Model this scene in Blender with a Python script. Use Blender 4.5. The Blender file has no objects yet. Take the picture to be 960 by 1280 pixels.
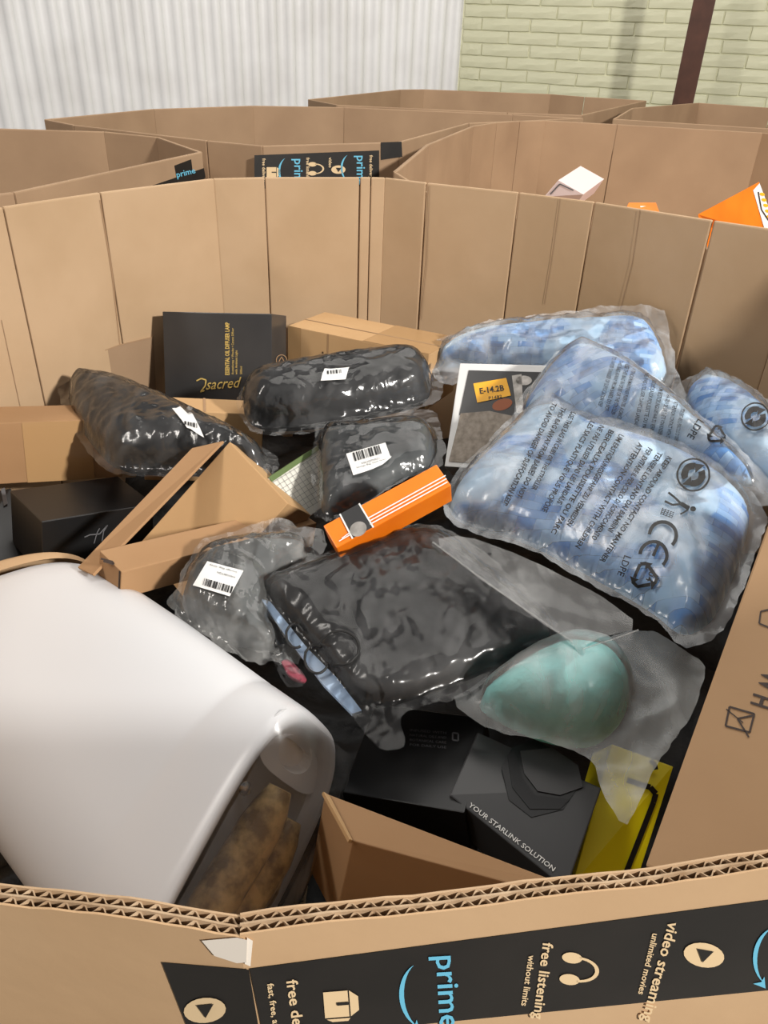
import bpy, bmesh, math, random
import numpy as np
from mathutils import Vector, Matrix
from mathutils.geometry import delaunay_2d_cdt
from mathutils.bvhtree import BVHTree
random.seed(5)
scene = bpy.context.scene
COL = scene.collection

# ------------------------------------------------------------------ camera
F_PX = 962.0; PITCH = math.radians(31.8); ROLL = math.radians(2.4); CZ = 1.41
FW = np.array([0, math.cos(PITCH), -math.sin(PITCH)])
U0 = np.array([0, math.sin(PITCH), math.cos(PITCH)]); R0 = np.array([1., 0, 0])
RT = math.cos(ROLL) * R0 + math.sin(ROLL) * U0
UP = math.cos(ROLL) * U0 - math.sin(ROLL) * R0
CAM = np.array([0, 0, CZ])
cd = bpy.data.cameras.new('camera'); cam = bpy.data.objects.new('camera', cd); COL.objects.link(cam)
cd.sensor_fit = 'VERTICAL'; cd.sensor_height = 36; cd.lens = 36 * F_PX / 1280; cd.clip_start = 0.02
cam.matrix_world = Matrix(((RT[0], UP[0], -FW[0], 0), (RT[1], UP[1], -FW[1], 0), (RT[2], UP[2], -FW[2], CZ), (0, 0, 0, 1)))
scene.camera = cam

# ------------------------------------------------------------------ world, lamps, exposure
w = bpy.data.worlds.new('world'); scene.world = w; w.use_nodes = True
w.node_tree.nodes['Background'].inputs[0].default_value = (0.93, 0.95, 1.0, 1)
w.node_tree.nodes['Background'].inputs[1].default_value = 0.17

def area(name, loc, target, size, size_y, power, col):
    l = bpy.data.lights.new(name, 'AREA'); l.shape = 'RECTANGLE'; l.size = size; l.size_y = size_y
    l.energy = power; l.color = col
    o = bpy.data.objects.new(name, l); COL.objects.link(o); o.location = loc
    o.rotation_euler = (Vector(target) - Vector(loc)).to_track_quat('-Z', 'Y').to_euler()
    return o
area('shop_light_key', (3.0, -1.9, 3.2), (0, 1.0, 0.9), 0.3, 0.3, 280, (1.0, 0.96, 0.9))
area('shop_light_left', (-2.2, 0.2, 3.5), (-1, 3.0, 1.0), 0.3, 1.6, 55, (1.0, 0.94, 0.87))
area('ceiling_bounce_fill', (0.6, 2.6, 3.6), (0.3, 3.0, 0.0), 3.2, 3.0, 75, (1.0, 0.96, 0.9))  # added fill standing in for ceiling bounce, gives the film its sheen
scene.view_settings.view_transform = 'Standard'; scene.view_settings.look = 'None'
scene.view_settings.exposure = 0.0; scene.view_settings.gamma = 1.0

# ------------------------------------------------------------------ helpers
def ray(x, y): return FW + RT * (x - 480) / F_PX - UP * (y - 640) / F_PX
def P(x, y, z):
    r = ray(x, y); return CAM + r * ((z - CZ) / r[2])
def nrm(v): v = np.asarray(v, float); return v / np.linalg.norm(v)

class PlaneS:
    """a flat face; maps a photo point onto it"""
    def __init__(s, p0, n): s.p = np.asarray(p0, float); s.n = nrm(n)
    def __call__(s, x, y, eps=0.0008):
        r = ray(x, y); q = CAM + r * (((s.p - CAM) @ s.n) / (r @ s.n))
        return q - s.n * eps * (1 if s.n @ r > 0 else -1)
def plane3(a, b, c): return PlaneS(a, np.cross(np.asarray(b) - a, np.asarray(c) - a))

def smooth_all(me):
    me.polygons.foreach_set('use_smooth', [True] * len(me.polygons))
def mk(name, verts, faces, mat, parent=None, smooth=False, uv=None):
    base = np.array(parent['_b']) if parent is not None and '_b' in parent.keys() else (np.array(parent['_pb']) if parent is not None and '_pb' in parent.keys() else np.zeros(3))
    V = np.asarray(verts, float) - base
    me = bpy.data.meshes.new(name); me.from_pydata(V.tolist(), [], faces); me.update()
    if smooth: smooth_all(me)
    if mat: me.materials.append(mat)
    if uv is not None:
        l = me.uv_layers.new(name='UVMap'); idx = np.zeros(len(me.loops), int); me.loops.foreach_get('vertex_index', idx)
        l.data.foreach_set('uv', np.asarray(uv, float)[idx].ravel())
    o = bpy.data.objects.new(name, me); COL.objects.link(o)
    if parent is not None: o.parent = parent; o['_pb'] = base.tolist()
    return o
def thing(name, label, cat, loc, group=None):
    o = bpy.data.objects.new(name, None); COL.objects.link(o); o.location = loc
    o.empty_display_size = .05
    o['label'] = label; o['category'] = cat; o['_b'] = [float(q) for q in loc]
    group = group or {'carton': 'brown cartons in the pile', 'bagged_bedding': 'clear printed bags of blue cloth', 'bagged_roll': 'black rolls in clear film',
        'bagged_cloth': 'bagged grey cloths with barcode labels', 'black_box': 'black boxes in the gaps of the pile', 'orange_carton': 'orange cartons in the right bulk box'}.get(name)
    if group: o['group'] = group
    return o
def struct(o): o['kind'] = 'structure'; return o
def boxm(V8, mat, name, parent=None, bev=0.0015, smooth=False):
    """V8 ordered 000,100,110,010,001,101,111,011"""
    bm = bmesh.new(); vs = [bm.verts.new(v) for v in V8]
    for f in ((0, 1, 2, 3), (7, 6, 5, 4), (0, 4, 5, 1), (1, 5, 6, 2), (2, 6, 7, 3), (3, 7, 4, 0)): bm.faces.new([vs[i] for i in f])
    bmesh.ops.recalc_face_normals(bm, faces=bm.faces[:])
    if bev: bmesh.ops.bevel(bm, geom=bm.edges[:], offset=bev, segments=2, affect='EDGES', profile=.6)
    V = [v.co[:] for v in bm.verts]; bm.verts.index_update()
    Fc = [[v.index for v in f.verts] for f in bm.faces]; bm.free()
    return mk(name, V, Fc, mat, parent, smooth)
def box_omd(O, M, d):
    O = np.array(O); M = np.array(M); c = lambda i, j, k: O + i * d[0] * M[0] + j * d[1] * M[1] + k * d[2] * M[2]
    return [c(0,0,0), c(1,0,0), c(1,1,0), c(0,1,0), c(0,0,1), c(1,0,1), c(1,1,1), c(0,1,1)]
def box_quad(q, t, tv=None):
    A = [P(*a) for a in q]; n = nrm(np.cross(A[1] - A[0], A[3] - A[0]))
    if n @ (A[0] - CAM) < 0: n = -n
    off = n * t if tv is None else np.asarray(tv, float)
    return A + [a + off for a in A]
def face_of(V8, idx): return plane3(V8[idx[0]], V8[idx[1]], V8[idx[2]])
FRONT = (0, 1, 2); TOP = (3, 2, 6); RIGHT = (1, 5, 6); LEFT = (0, 4, 7)
def patch(name, px, S, mat, parent, eps=0.0009, n=1):
    if len(px) == 4 and n > 1:
        V = []; a, b, c, d = [np.array(p, float) for p in px]
        for j in range(n + 1):
            for i in range(n + 1):
                s, t = i / n, j / n; V.append(S(*((a * (1 - s) + b * s) * (1 - t) + (d * (1 - s) + c * s) * t), eps))
        F = [[j * (n + 1) + i, j * (n + 1) + i + 1, (j + 1) * (n + 1) + i + 1, (j + 1) * (n + 1) + i] for j in range(n) for i in range(n)]
        return mk(name, V, F, mat, parent)
    return mk(name, [S(x, y, eps) for x, y in px], [list(range(len(px)))], mat, parent)

# text ---------------------------------------------------------------
_tc = {}
def glyphs(s, bold=0.0, shear=0.0):
    k = (s, bold, shear)
    if k in _tc: return _tc[k]
    cu = bpy.data.curves.new('t', 'FONT'); cu.body = s; cu.size = 1; cu.resolution_u = 2; cu.offset = bold; cu.shear = shear
    o = bpy.data.objects.new('t', cu); COL.objects.link(o)
    dg = bpy.context.evaluated_depsgraph_get(); e = o.evaluated_get(dg); me = e.to_mesh()
    V = [tuple(v.co[:2]) for v in me.vertices]; Fc = [list(p.vertices) for p in me.polygons]
    e.to_mesh_clear(); bpy.data.objects.remove(o); bpy.data.curves.remove(cu)
    _tc[k] = (V, Fc); return _tc[k]
class Ink:
    """collects flat marks in photo coordinates laid on a surface S"""
    def __init__(s, S, eps=0.0012): s.S = S; s.V = []; s.F = []; s.eps = eps; s.sub = 5.0 if isinstance(S, Soft) else 0
    def poly(s, pts):
        b = len(s.V); s.V += [s.S(x, y, s.eps) for x, y in pts]; s.F.append(list(range(b, b + len(pts))))
    def strip(s, A, B):
        for i in range(len(A) - 1): s.poly([A[i], A[i + 1], B[i + 1], B[i]])
    def text(s, t, o, d, h, bold=0.0, shear=0.0, xs=1.0, flip=1, width=None):
        V, Fc = glyphs(t, bold, shear)
        if not V: return
        d = np.array(d, float); d /= np.linalg.norm(d); u = np.array([d[1], -d[0]]) * flip
        if width: xs = width / (max(v[0] for v in V) * h / .7)
        sc = h / .7; b = len(s.V)
        Q = [np.array(o) + d * x * sc * xs + u * y * sc for x, y in V]; T = [[f[0], f[i], f[i + 1]] for f in Fc for i in range(1, len(f) - 1)]
        if s.sub:
            T2 = []; cache = {}
            def mid(i, j):
                k = (min(i, j), max(i, j))
                if k not in cache: Q.append((Q[i] + Q[j]) / 2); cache[k] = len(Q) - 1
                return cache[k]
            while T:
                t3 = T.pop(); e = [(np.linalg.norm(Q[t3[i]] - Q[t3[(i + 1) % 3]]), i) for i in range(3)]; m_, i = max(e)
                if m_ < s.sub: T2.append(t3); continue
                a_, b_, c_ = t3[i], t3[(i + 1) % 3], t3[(i + 2) % 3]; k = mid(a_, b_); T += [[a_, k, c_], [k, b_, c_]]
            T = T2
        s.V += [s.S(q[0], q[1], s.eps) for q in Q]; s.F += [[i + b for i in f] for f in T]
    def frame(s, o, d, u=None):
        d = nrm(d); u = np.array([d[1], -d[0]]) if u is None else nrm(u)
        return lambda x, y: np.array(o) + d * x + u * y
    def arc(s, fr, c, r, a0, a1, wd, n=16, sq=1.0):
        A = []; B = []
        for i in range(n + 1):
            a = math.radians(a0 + (a1 - a0) * i / n); A.append(fr(c[0] + (r - wd / 2) * math.cos(a), c[1] + sq * (r - wd / 2) * math.sin(a)))
            B.append(fr(c[0] + (r + wd / 2) * math.cos(a), c[1] + sq * (r + wd / 2) * math.sin(a)))
        s.strip(A, B)
    def disc(s, fr, c, rx, ry, n=20): s.poly([fr(c[0] + rx * math.cos(2 * math.pi * i / n), c[1] + ry * math.sin(2 * math.pi * i / n)) for i in range(n)])
    def line(s, pts, wd):
        for a, b in zip(pts[:-1], pts[1:]):
            a = np.array(a, float); b = np.array(b, float); t = b - a; L = np.linalg.norm(t)
            if L < 1e-6: continue
            n = np.array([-t[1], t[0]]) / L * wd / 2; k = max(1, int(L / 4)) if s.sub else 1
            for j in range(k): p, q = a + t * j / k, a + t * (j + 1) / k; s.poly([p + n, q + n, q - n, p - n])
    def build(s, name, mat, parent):
        o = mk(name, s.V, s.F, mat, parent); s.V = []; s.F = []; return o

# noise ---------------------------------------------------------------
def _h(ix, iy, seed):
    n = (ix.astype(np.int64) * 374761393 + iy.astype(np.int64) * 668265263 + seed * 1442695041) & 0x7fffffff
    n = (n ^ (n >> 13)) * 1274126177 & 0x7fffffff
    return ((n ^ (n >> 16)) & 0xffff) / 65535.0 * 2 * np.pi
def perlin(x, y, seed=0):
    x = np.asarray(x, float); y = np.asarray(y, float)
    ix = np.floor(x); iy = np.floor(y); fx = x - ix; fy = y - iy
    u = fx ** 3 * (fx * (fx * 6 - 15) + 10); v = fy ** 3 * (fy * (fy * 6 - 15) + 10)
    def g(a, b):
        t = _h(ix + a, iy + b, seed); return np.cos(t) * (fx - a) + np.sin(t) * (fy - b)
    return (g(0,0) * (1-u) + g(1,0) * u) * (1-v) + (g(0,1) * (1-u) + g(1,1) * u) * v
def ridge(x, y, seed=0, p=2.0):
    return np.clip(1 - np.abs(perlin(x, y, seed)) * 2.4, 0, 1) ** p
def wrinkle(u, v, scale, seed, ang=0.0, stretch=2.2):
    """sharp creased film relief, about -1..1; u,v in metres, scale = crease spacing in metres"""
    ca, sa = math.cos(ang), math.sin(ang)
    wx = perlin(u / scale * .5, v / scale * .5, seed + 7) * 1.1; wy = perlin(u / scale * .5 + 9, v / scale * .5, seed + 8) * 1.1
    x = (u * ca + v * sa) / scale / stretch + wx; y = (-u * sa + v * ca) / scale + wy
    r = ridge(x, y, seed, 2.5) - .35
    r += .55 * (ridge(x * 2.1 + .4 * y, y * 1.9, seed + 1, 2) - .35)
    r += .25 * (ridge(x * 3.7 - y, y * 4.1 + .5 * x, seed + 2, 1.5) - .4)
    rr = random.Random(seed); f = 0
    for k in range(6):                              # flat facets with sharp folds
        a = ang + rr.uniform(-1.1, 1.1) + (.9 if k % 3 == 2 else 0); l = scale * rr.uniform(.7, 2.4)
        t = (u * -math.sin(a) + v * math.cos(a)) / l + perlin(u / scale * .22 + k, v / scale * .22, seed + 30 + k) * 1.6
        w_ = np.clip(.5 + 1.6 * perlin(u / scale * .35 + 5 * k, v / scale * .35, seed + 50 + k), 0, 1)
        f = f + (np.abs((t % 1) - .5) * 2 - .5) * w_ * l / scale
    return .45 * r + .38 * f

# ------------------------------------------------------------------ materials
def nodes_of(m): return m.node_tree.nodes, m.node_tree.links
def mat_base(name, col, rough=.6, metal=0.0, spec=.5):
    m = bpy.data.materials.new(name); m.use_nodes = True; b = m.node_tree.nodes['Principled BSDF']
    b.inputs['Base Color'].default_value = (*col, 1); b.inputs['Roughness'].default_value = rough
    b.inputs['Metallic'].default_value = metal; b.inputs['Specular IOR Level'].default_value = spec
    return m
def srgb(r, g, b): return tuple(((c / 255) / 12.92 if c / 255 <= .04045 else ((c / 255 + .055) / 1.055) ** 2.4) for c in (r, g, b))
def add_noise(m, col2, scale=8, fac=1.0, bump=.1, bscale=60, dist=.001, stretch=(1, 1, 1), lo=.35, hi=.7):
    N, L = nodes_of(m); b = N['Principled BSDF']; tc = N.new('ShaderNodeTexCoord'); mp = N.new('ShaderNodeMapping')
    mp.inputs['Scale'].default_value = stretch; L.new(tc.outputs['Object'], mp.inputs[0])
    n = N.new('ShaderNodeTexNoise'); n.inputs['Scale'].default_value = scale; n.inputs['Detail'].default_value = 5; L.new(mp.outputs[0], n.inputs['Vector'])
    rmp = N.new('ShaderNodeMapRange'); rmp.inputs[1].default_value = lo; rmp.inputs[2].default_value = hi; rmp.inputs[4].default_value = fac; L.new(n.outputs[0], rmp.inputs[0])
    mx = N.new('ShaderNodeMixRGB'); mx.inputs[1].default_value = b.inputs['Base Color'].default_value; mx.inputs[2].default_value = (*col2, 1)
    L.new(rmp.outputs[0], mx.inputs[0]); L.new(mx.outputs[0], b.inputs['Base Color'])
    if bump:
        n2 = N.new('ShaderNodeTexNoise'); n2.inputs['Scale'].default_value = bscale; n2.inputs['Detail'].default_value = 6; L.new(mp.outputs[0], n2.inputs['Vector'])
        bp = N.new('ShaderNodeBump'); bp.inputs['Strength'].default_value = bump; bp.inputs['Distance'].default_value = dist
        L.new(n2.outputs[0], bp.inputs['Height']); L.new(bp.outputs[0], b.inputs['Normal'])
    return m
def kraft(name, c1, c2, flute=True):
    m = add_noise(mat_base(name, srgb(*c1), .75, 0, .25), srgb(*c2), 6, .9, .25, 40, .0015)
    return m
M = {}
M['kraft'] = kraft('kraft board', (196, 164, 128), (182, 148, 111))
M['kraft_in'] = kraft('kraft board liner', (190, 161, 129), (176, 147, 114))
M['kraft_far'] = kraft('kraft board darker', (164, 136, 108), (149, 122, 96))  # darker kraft tone for the boxes behind and the liner flap
M['kraft_shiny'] = kraft('packing carton board', (192, 156, 113), (180, 143, 101))
M['kraft_dark'] = kraft('brown carton board', (168, 132, 96), (155, 119, 84))
M['kraft_wh'] = kraft('plain tan carton board', (178, 145, 110), (166, 133, 99))
M['crease'] = mat_base('creased board', srgb(160, 128, 96), .8)
M['edge'] = add_noise(mat_base('torn board edge', srgb(190, 165, 135), .85), srgb(150, 122, 92), 90, 1, .3, 200)
M['tape_clear'] = mat_base('clear packing tape', srgb(176, 140, 98), .18)
M['print_black'] = add_noise(mat_base('black print', srgb(23, 21, 20), .5), srgb(31, 28, 26), 30, 1, .05)
M['print_cyan'] = mat_base('blue print', srgb(104, 186, 216), .6)
M['print_tan'] = mat_base('unprinted tan', srgb(222, 194, 152), .7)
M['tape_white'] = mat_base('white tape scrap', srgb(235, 225, 212), .4)
M['black_card'] = add_noise(mat_base('matt black card', srgb(17, 17, 18), .38), srgb(21, 21, 22), 20, 1, .05)
M['grey_card'] = add_noise(mat_base('charcoal card', srgb(52, 52, 53), .33), srgb(57, 57, 58), 20, 1, .04)
M['gold'] = mat_base('gold foil', srgb(235, 205, 120), .3, .35)
M['silver'] = add_noise(mat_base('silver disc', srgb(190, 185, 180), .35, .5), srgb(120, 118, 112), 60, 1, 0)
M['white_ink'] = mat_base('white ink', srgb(225, 225, 222), .6)
M['ink'] = mat_base('black ink', srgb(22, 22, 24), .5)
M['ink_brown'] = mat_base('dark brown ink', srgb(52, 36, 28), .6)
M['ink_grey'] = mat_base('grey ink', srgb(95, 95, 98), .6)
M['paper'] = mat_base('white paper', srgb(228, 228, 226), .5)
M['paper_sp'] = mat_base('glossy white card', srgb(214, 212, 202), .4)
M['green_card'] = mat_base('olive green card', srgb(92, 110, 66), .5)
M['orange'] = add_noise(mat_base('orange card', srgb(240, 128, 24), .4), srgb(228, 112, 16), 15, 1, 0)
M['yellow'] = mat_base('yellow card', srgb(255, 236, 20), .4)
M['sticker'] = mat_base('amber sticker', srgb(248, 180, 28), .4)
M['stone'] = add_noise(mat_base('speckled stone print', srgb(158, 146, 132), .5), srgb(120, 108, 94), 120, 1, 0)
M['white_plastic'] = mat_base('white plastic', srgb(214, 215, 218), .3)
M['white_dim'] = mat_base('recess plastic', srgb(228, 226, 224), .35)
M['chrome'] = mat_base('screw steel', srgb(170, 165, 160), .25, .9)
M['red_cloth'] = add_noise(mat_base('pink red cloth', srgb(176, 62, 84), .8), srgb(130, 40, 60), 60, 1, .5, 90, .003)
M['teal'] = add_noise(mat_base('aqua plush', srgb(150, 240, 238), .9), srgb(128, 226, 226), 40, .8, .5, 120, .003)
M['paleblue'] = add_noise(mat_base('pale blue cloth', srgb(188, 208, 232), .8), srgb(150, 180, 215), 30, 1, .3, 90, .002)
M['rubber'] = mat_base('black elastic', srgb(18, 18, 18), .6)
M['floor'] = add_noise(mat_base('concrete', srgb(120, 116, 108), .7), srgb(96, 92, 86), 3, 1, .2)
M['brown_steel'] = add_noise(mat_base('brown painted steel', srgb(84, 52, 40), .5), srgb(66, 40, 30), 12, 1, .1)
M['iron_white'] = add_noise(mat_base('white ribbed sheet', srgb(228, 228, 228), .38), srgb(212, 211, 210), 4, .8, 0)

def cloth(name, c1, c2, bump=.3, rough=.75, bs=26):
    return add_noise(mat_base(name, srgb(*c1), rough, 0, .3), srgb(*c2), 14, 1, bump, bs, .006)
M['black_cloth'] = cloth('black fabric', (38, 38, 39), (52, 52, 53))
M['grey_cloth'] = cloth('charcoal fabric', (58, 60, 62), (88, 92, 93))
M['grey_cloth'].node_tree.nodes['Principled BSDF'].inputs['Roughness'].default_value = .6
M['black_fill'] = cloth('black gap fill', (10, 10, 11), (16, 16, 17), .8, .5)
M['gold_mesh'] = add_noise(mat_base('woven gold brown mat', srgb(222, 190, 132), .4), srgb(140, 112, 72), 70, 1, .8, 160, .002, (1, 1, 1), .4, .62)

def paint_brick():
    m = mat_base('pale green painted brick', srgb(214, 213, 184), .45)
    add_noise(m, srgb(200, 200, 170), 5, 1, .35, 16, .008, (.6, 1, 2.5)); return m
M['brick'] = paint_brick()

def check():
    """blue and white blocks printed on cloth, fading to plain pale blue"""
    m = mat_base('blue check cloth', (1, 1, 1), .7); N, L = nodes_of(m); b = N['Principled BSDF']
    uv = N.new('ShaderNodeUVMap'); mp = N.new('ShaderNodeMapping'); mp.inputs['Rotation'].default_value = (0, 0, .35); L.new(uv.outputs[0], mp.inputs[0])
    nz = N.new('ShaderNodeTexNoise'); nz.inputs['Scale'].default_value = 6; L.new(mp.outputs[0], nz.inputs['Vector'])
    ad = N.new('ShaderNodeMixRGB'); ad.blend_type = 'ADD'; ad.inputs[0].default_value = .025; L.new(mp.outputs[0], ad.inputs[1]); L.new(nz.outputs['Color'], ad.inputs[2])
    br = N.new('ShaderNodeTexBrick'); br.inputs['Scale'].default_value = 1; br.inputs['Brick Width'].default_value = .022; br.inputs['Row Height'].default_value = .0095
    br.inputs['Mortar Size'].default_value = .0001; br.inputs['Color1'].default_value = (*srgb(36, 132, 212), 1); br.inputs['Color2'].default_value = (*srgb(176, 214, 248), 1)
    L.new(ad.outputs[0], br.inputs['Vector'])
    nn = N.new('ShaderNodeTexNoise'); nn.inputs['Scale'].default_value = 9; nn.inputs['Detail'].default_value = 1; L.new(uv.outputs[0], nn.inputs['Vector'])
    mr = N.new('ShaderNodeMapRange'); mr.inputs[1].default_value = .47; mr.inputs[2].default_value = .50; L.new(nn.outputs[0], mr.inputs[0])
    pl = N.new('ShaderNodeMixRGB'); pl.inputs[1].default_value = (*srgb(216, 230, 240), 1); pl.inputs[2].default_value = (*srgb(128, 190, 234), 1); L.new(nz.outputs[0], pl.inputs[0])
    mx = N.new('ShaderNodeMixRGB'); L.new(mr.outputs[0], mx.inputs[0]); L.new(pl.outputs[0], mx.inputs[1]); L.new(br.outputs[0], mx.inputs[2]); L.new(mx.outputs[0], b.inputs['Base Color'])
    m['mr'] = 1; return m
M['check'] = check()
def check_full():
    m = M['check'].copy(); m.name = 'blue block print cloth'
    for n in m.node_tree.nodes:
        if n.type == 'MAP_RANGE': n.inputs[1].default_value = .3; n.inputs[2].default_value = .34
    return m
M['check_full'] = check_full()

def film(name, haze=.12, tint=(215, 225, 235), rough=.16, ior=1.6, bscale=45, bstr=.5, bdist=.004, ridgehaze=.3):
    m = bpy.data.materials.new(name); m.use_nodes = True; N, L = nodes_of(m); N.remove(N['Principled BSDF']); out = N['Material Output']
    tc = N.new('ShaderNodeTexCoord'); mp = N.new('ShaderNodeMapping'); mp.inputs['Rotation'].default_value = (.3, .2, .8); mp.inputs['Scale'].default_value = (1, .45, 1); L.new(tc.outputs['Object'], mp.inputs[0])
    wn = N.new('ShaderNodeTexNoise'); wn.inputs['Scale'].default_value = 9; L.new(mp.outputs[0], wn.inputs['Vector'])
    wm = N.new('ShaderNodeMixRGB'); wm.blend_type = 'ADD'; wm.inputs[0].default_value = .06; L.new(mp.outputs[0], wm.inputs[1]); L.new(wn.outputs['Color'], wm.inputs[2])
    n = N.new('ShaderNodeTexVoronoi'); n.inputs['Scale'].default_value = bscale; L.new(wm.outputs[0], n.inputs['Vector'])
    if 'Detail' in n.inputs: n.inputs['Detail'].default_value = 1.5
    bp = N.new('ShaderNodeBump'); bp.inputs['Strength'].default_value = bstr; bp.inputs['Distance'].default_value = bdist; L.new(n.outputs[0], bp.inputs['Height'])
    tr = N.new('ShaderNodeBsdfTransparent'); df = N.new('ShaderNodeBsdfDiffuse'); df.inputs[0].default_value = (*srgb(*tint), 1); L.new(bp.outputs[0], df.inputs['Normal'])
    gl = N.new('ShaderNodeBsdfGlossy'); gl.inputs['Roughness'].default_value = rough; L.new(bp.outputs[0], gl.inputs['Normal'])
    n2 = N.new('ShaderNodeTexNoise'); n2.inputs['Scale'].default_value = 22; n2.inputs['Detail'].default_value = 4; n2.inputs['Distortion'].default_value = 1; L.new(mp.outputs[0], n2.inputs['Vector'])
    mr = N.new('ShaderNodeMapRange'); mr.inputs[1].default_value = .45; mr.inputs[2].default_value = .75; mr.inputs[3].default_value = haze; mr.inputs[4].default_value = haze + ridgehaze; L.new(n2.outputs[0], mr.inputs[0])
    m1 = N.new('ShaderNodeMixShader'); L.new(mr.outputs[0], m1.inputs[0]); L.new(tr.outputs[0], m1.inputs[1]); L.new(df.outputs[0], m1.inputs[2])
    fr = N.new('ShaderNodeFresnel'); fr.inputs['IOR'].default_value = ior; L.new(bp.outputs[0], fr.inputs['Normal'])
    m2 = N.new('ShaderNodeMixShader'); L.new(fr.outputs[0], m2.inputs[0]); L.new(m1.outputs[0], m2.inputs[1]); L.new(gl.outputs[0], m2.inputs[2]); L.new(m2.outputs[0], out.inputs[0])
    return m
M['film'] = film('clear crinkled film', .012, (225, 225, 225), .15, 1.5, 42, .3, .004, .06)
M['film_milky'] = film('milky film', .14, (205, 206, 206), .25, 1.45, 30, .35, .004, .14)
M['film_bag'] = film('printed clear bag', .15, (212, 217, 222), .2, 1.5, 26, .3, .004, .32)
M['film_soft'] = film('thin frosted bag', .27, (198, 202, 202), .3, 1.45, 20, .3, .004, .2)
M['film_white'] = film('thin clear wrap', .03, (235, 235, 238), .2, 1.4, 24, .4, .004, .06)

# ------------------------------------------------------------------ soft shapes
def sdist(px, py, poly):
    """signed distance, positive inside"""
    d = np.full(px.shape, 1e9); ins = np.zeros(px.shape, bool); n = len(poly)
    for i in range(n):
        x1, y1 = poly[i]; x2, y2 = poly[(i + 1) % n]
        dx, dy = x2 - x1, y2 - y1; t = np.clip(((px - x1) * dx + (py - y1) * dy) / (dx * dx + dy * dy + 1e-12), 0, 1)
        d = np.minimum(d, np.hypot(px - x1 - t * dx, py - y1 - t * dy))
        c = ((y1 > py) != (y2 > py)) & (px < (x2 - x1) * (py - y1) / (y2 - y1 + 1e-15) + x1); ins ^= c
    return np.where(ins, d, -d)
def chaikin(pts, k=1):
    pts = [np.array(p, float) for p in pts]
    for _ in range(k):
        q = []
        for i in range(len(pts)):
            a, b = pts[i], pts[(i + 1) % len(pts)]; q += [a * .78 + b * .22, a * .22 + b * .78]
        pts = q
    return pts
class Soft:
    """a pillow-like surface standing on a tilted plane; fn(u,v) gives its height"""
    def __init__(s, plane):
        A, B, C_ = [P(*p) for p in plane]; n = nrm(np.cross(B - A, C_ - A))
        if n @ (A - CAM) > 0: n = -n
        s.o = A; s.n = n; s.u = nrm(B - A); s.v = np.cross(n, s.u); s.fn = None
    def loc(s, x, y):
        r = ray(x, y); q = CAM + r * (((s.o - CAM) @ s.n) / (r @ s.n)) - s.o; return np.array([q @ s.u, q @ s.v])
    def at(s, u, v, h): return s.o + s.u * u + s.v * v + s.n * h
    def __call__(s, x, y, eps=.001):
        uv = s.loc(x, y)
        r = ray(x, y)
        for _ in range(4):                       # follow the ray onto the raised surface
            h = s.height(uv)
            q = CAM + r * (((s.o + s.n * h - CAM) @ s.n) / (r @ s.n)) - s.o; uv = np.array([q @ s.u, q @ s.v])
        if not s.flatlabel and s.bvh is not None:
            hit = s.bvh.ray_cast(Vector(CAM), Vector(r))
            if hit[0] is not None:
                hn = np.array(hit[1]); hn = hn if hn @ r < 0 else -hn; return np.array(hit[0]) + nrm(hn + s.n) * eps
        return s.at(uv[0], uv[1], s.height(uv) + eps)
    G = None; sm = None; ST = .003; bvh = None; flatlabel = False
    def height(s, uv):
        if s.G is None:
            s.N = 300; s.mid = s.ctr - s.N * s.ST / 2; g = np.arange(s.N) * s.ST
            X, Y = np.meshgrid(g + s.mid[0], g + s.mid[1]); s.G = (s.sm or s.fn)(X.ravel(), Y.ravel()).reshape(s.N, s.N)
        a = (uv - s.mid) / s.ST; a = np.clip(a, 0, s.N - 2.001); i, j = int(a[0]), int(a[1]); f, g = a[0] - i, a[1] - j
        G = s.G; return float((G[j, i] * (1 - f) + G[j, i + 1] * f) * (1 - g) + (G[j + 1, i] * (1 - f) + G[j + 1, i + 1] * f) * g)
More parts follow.
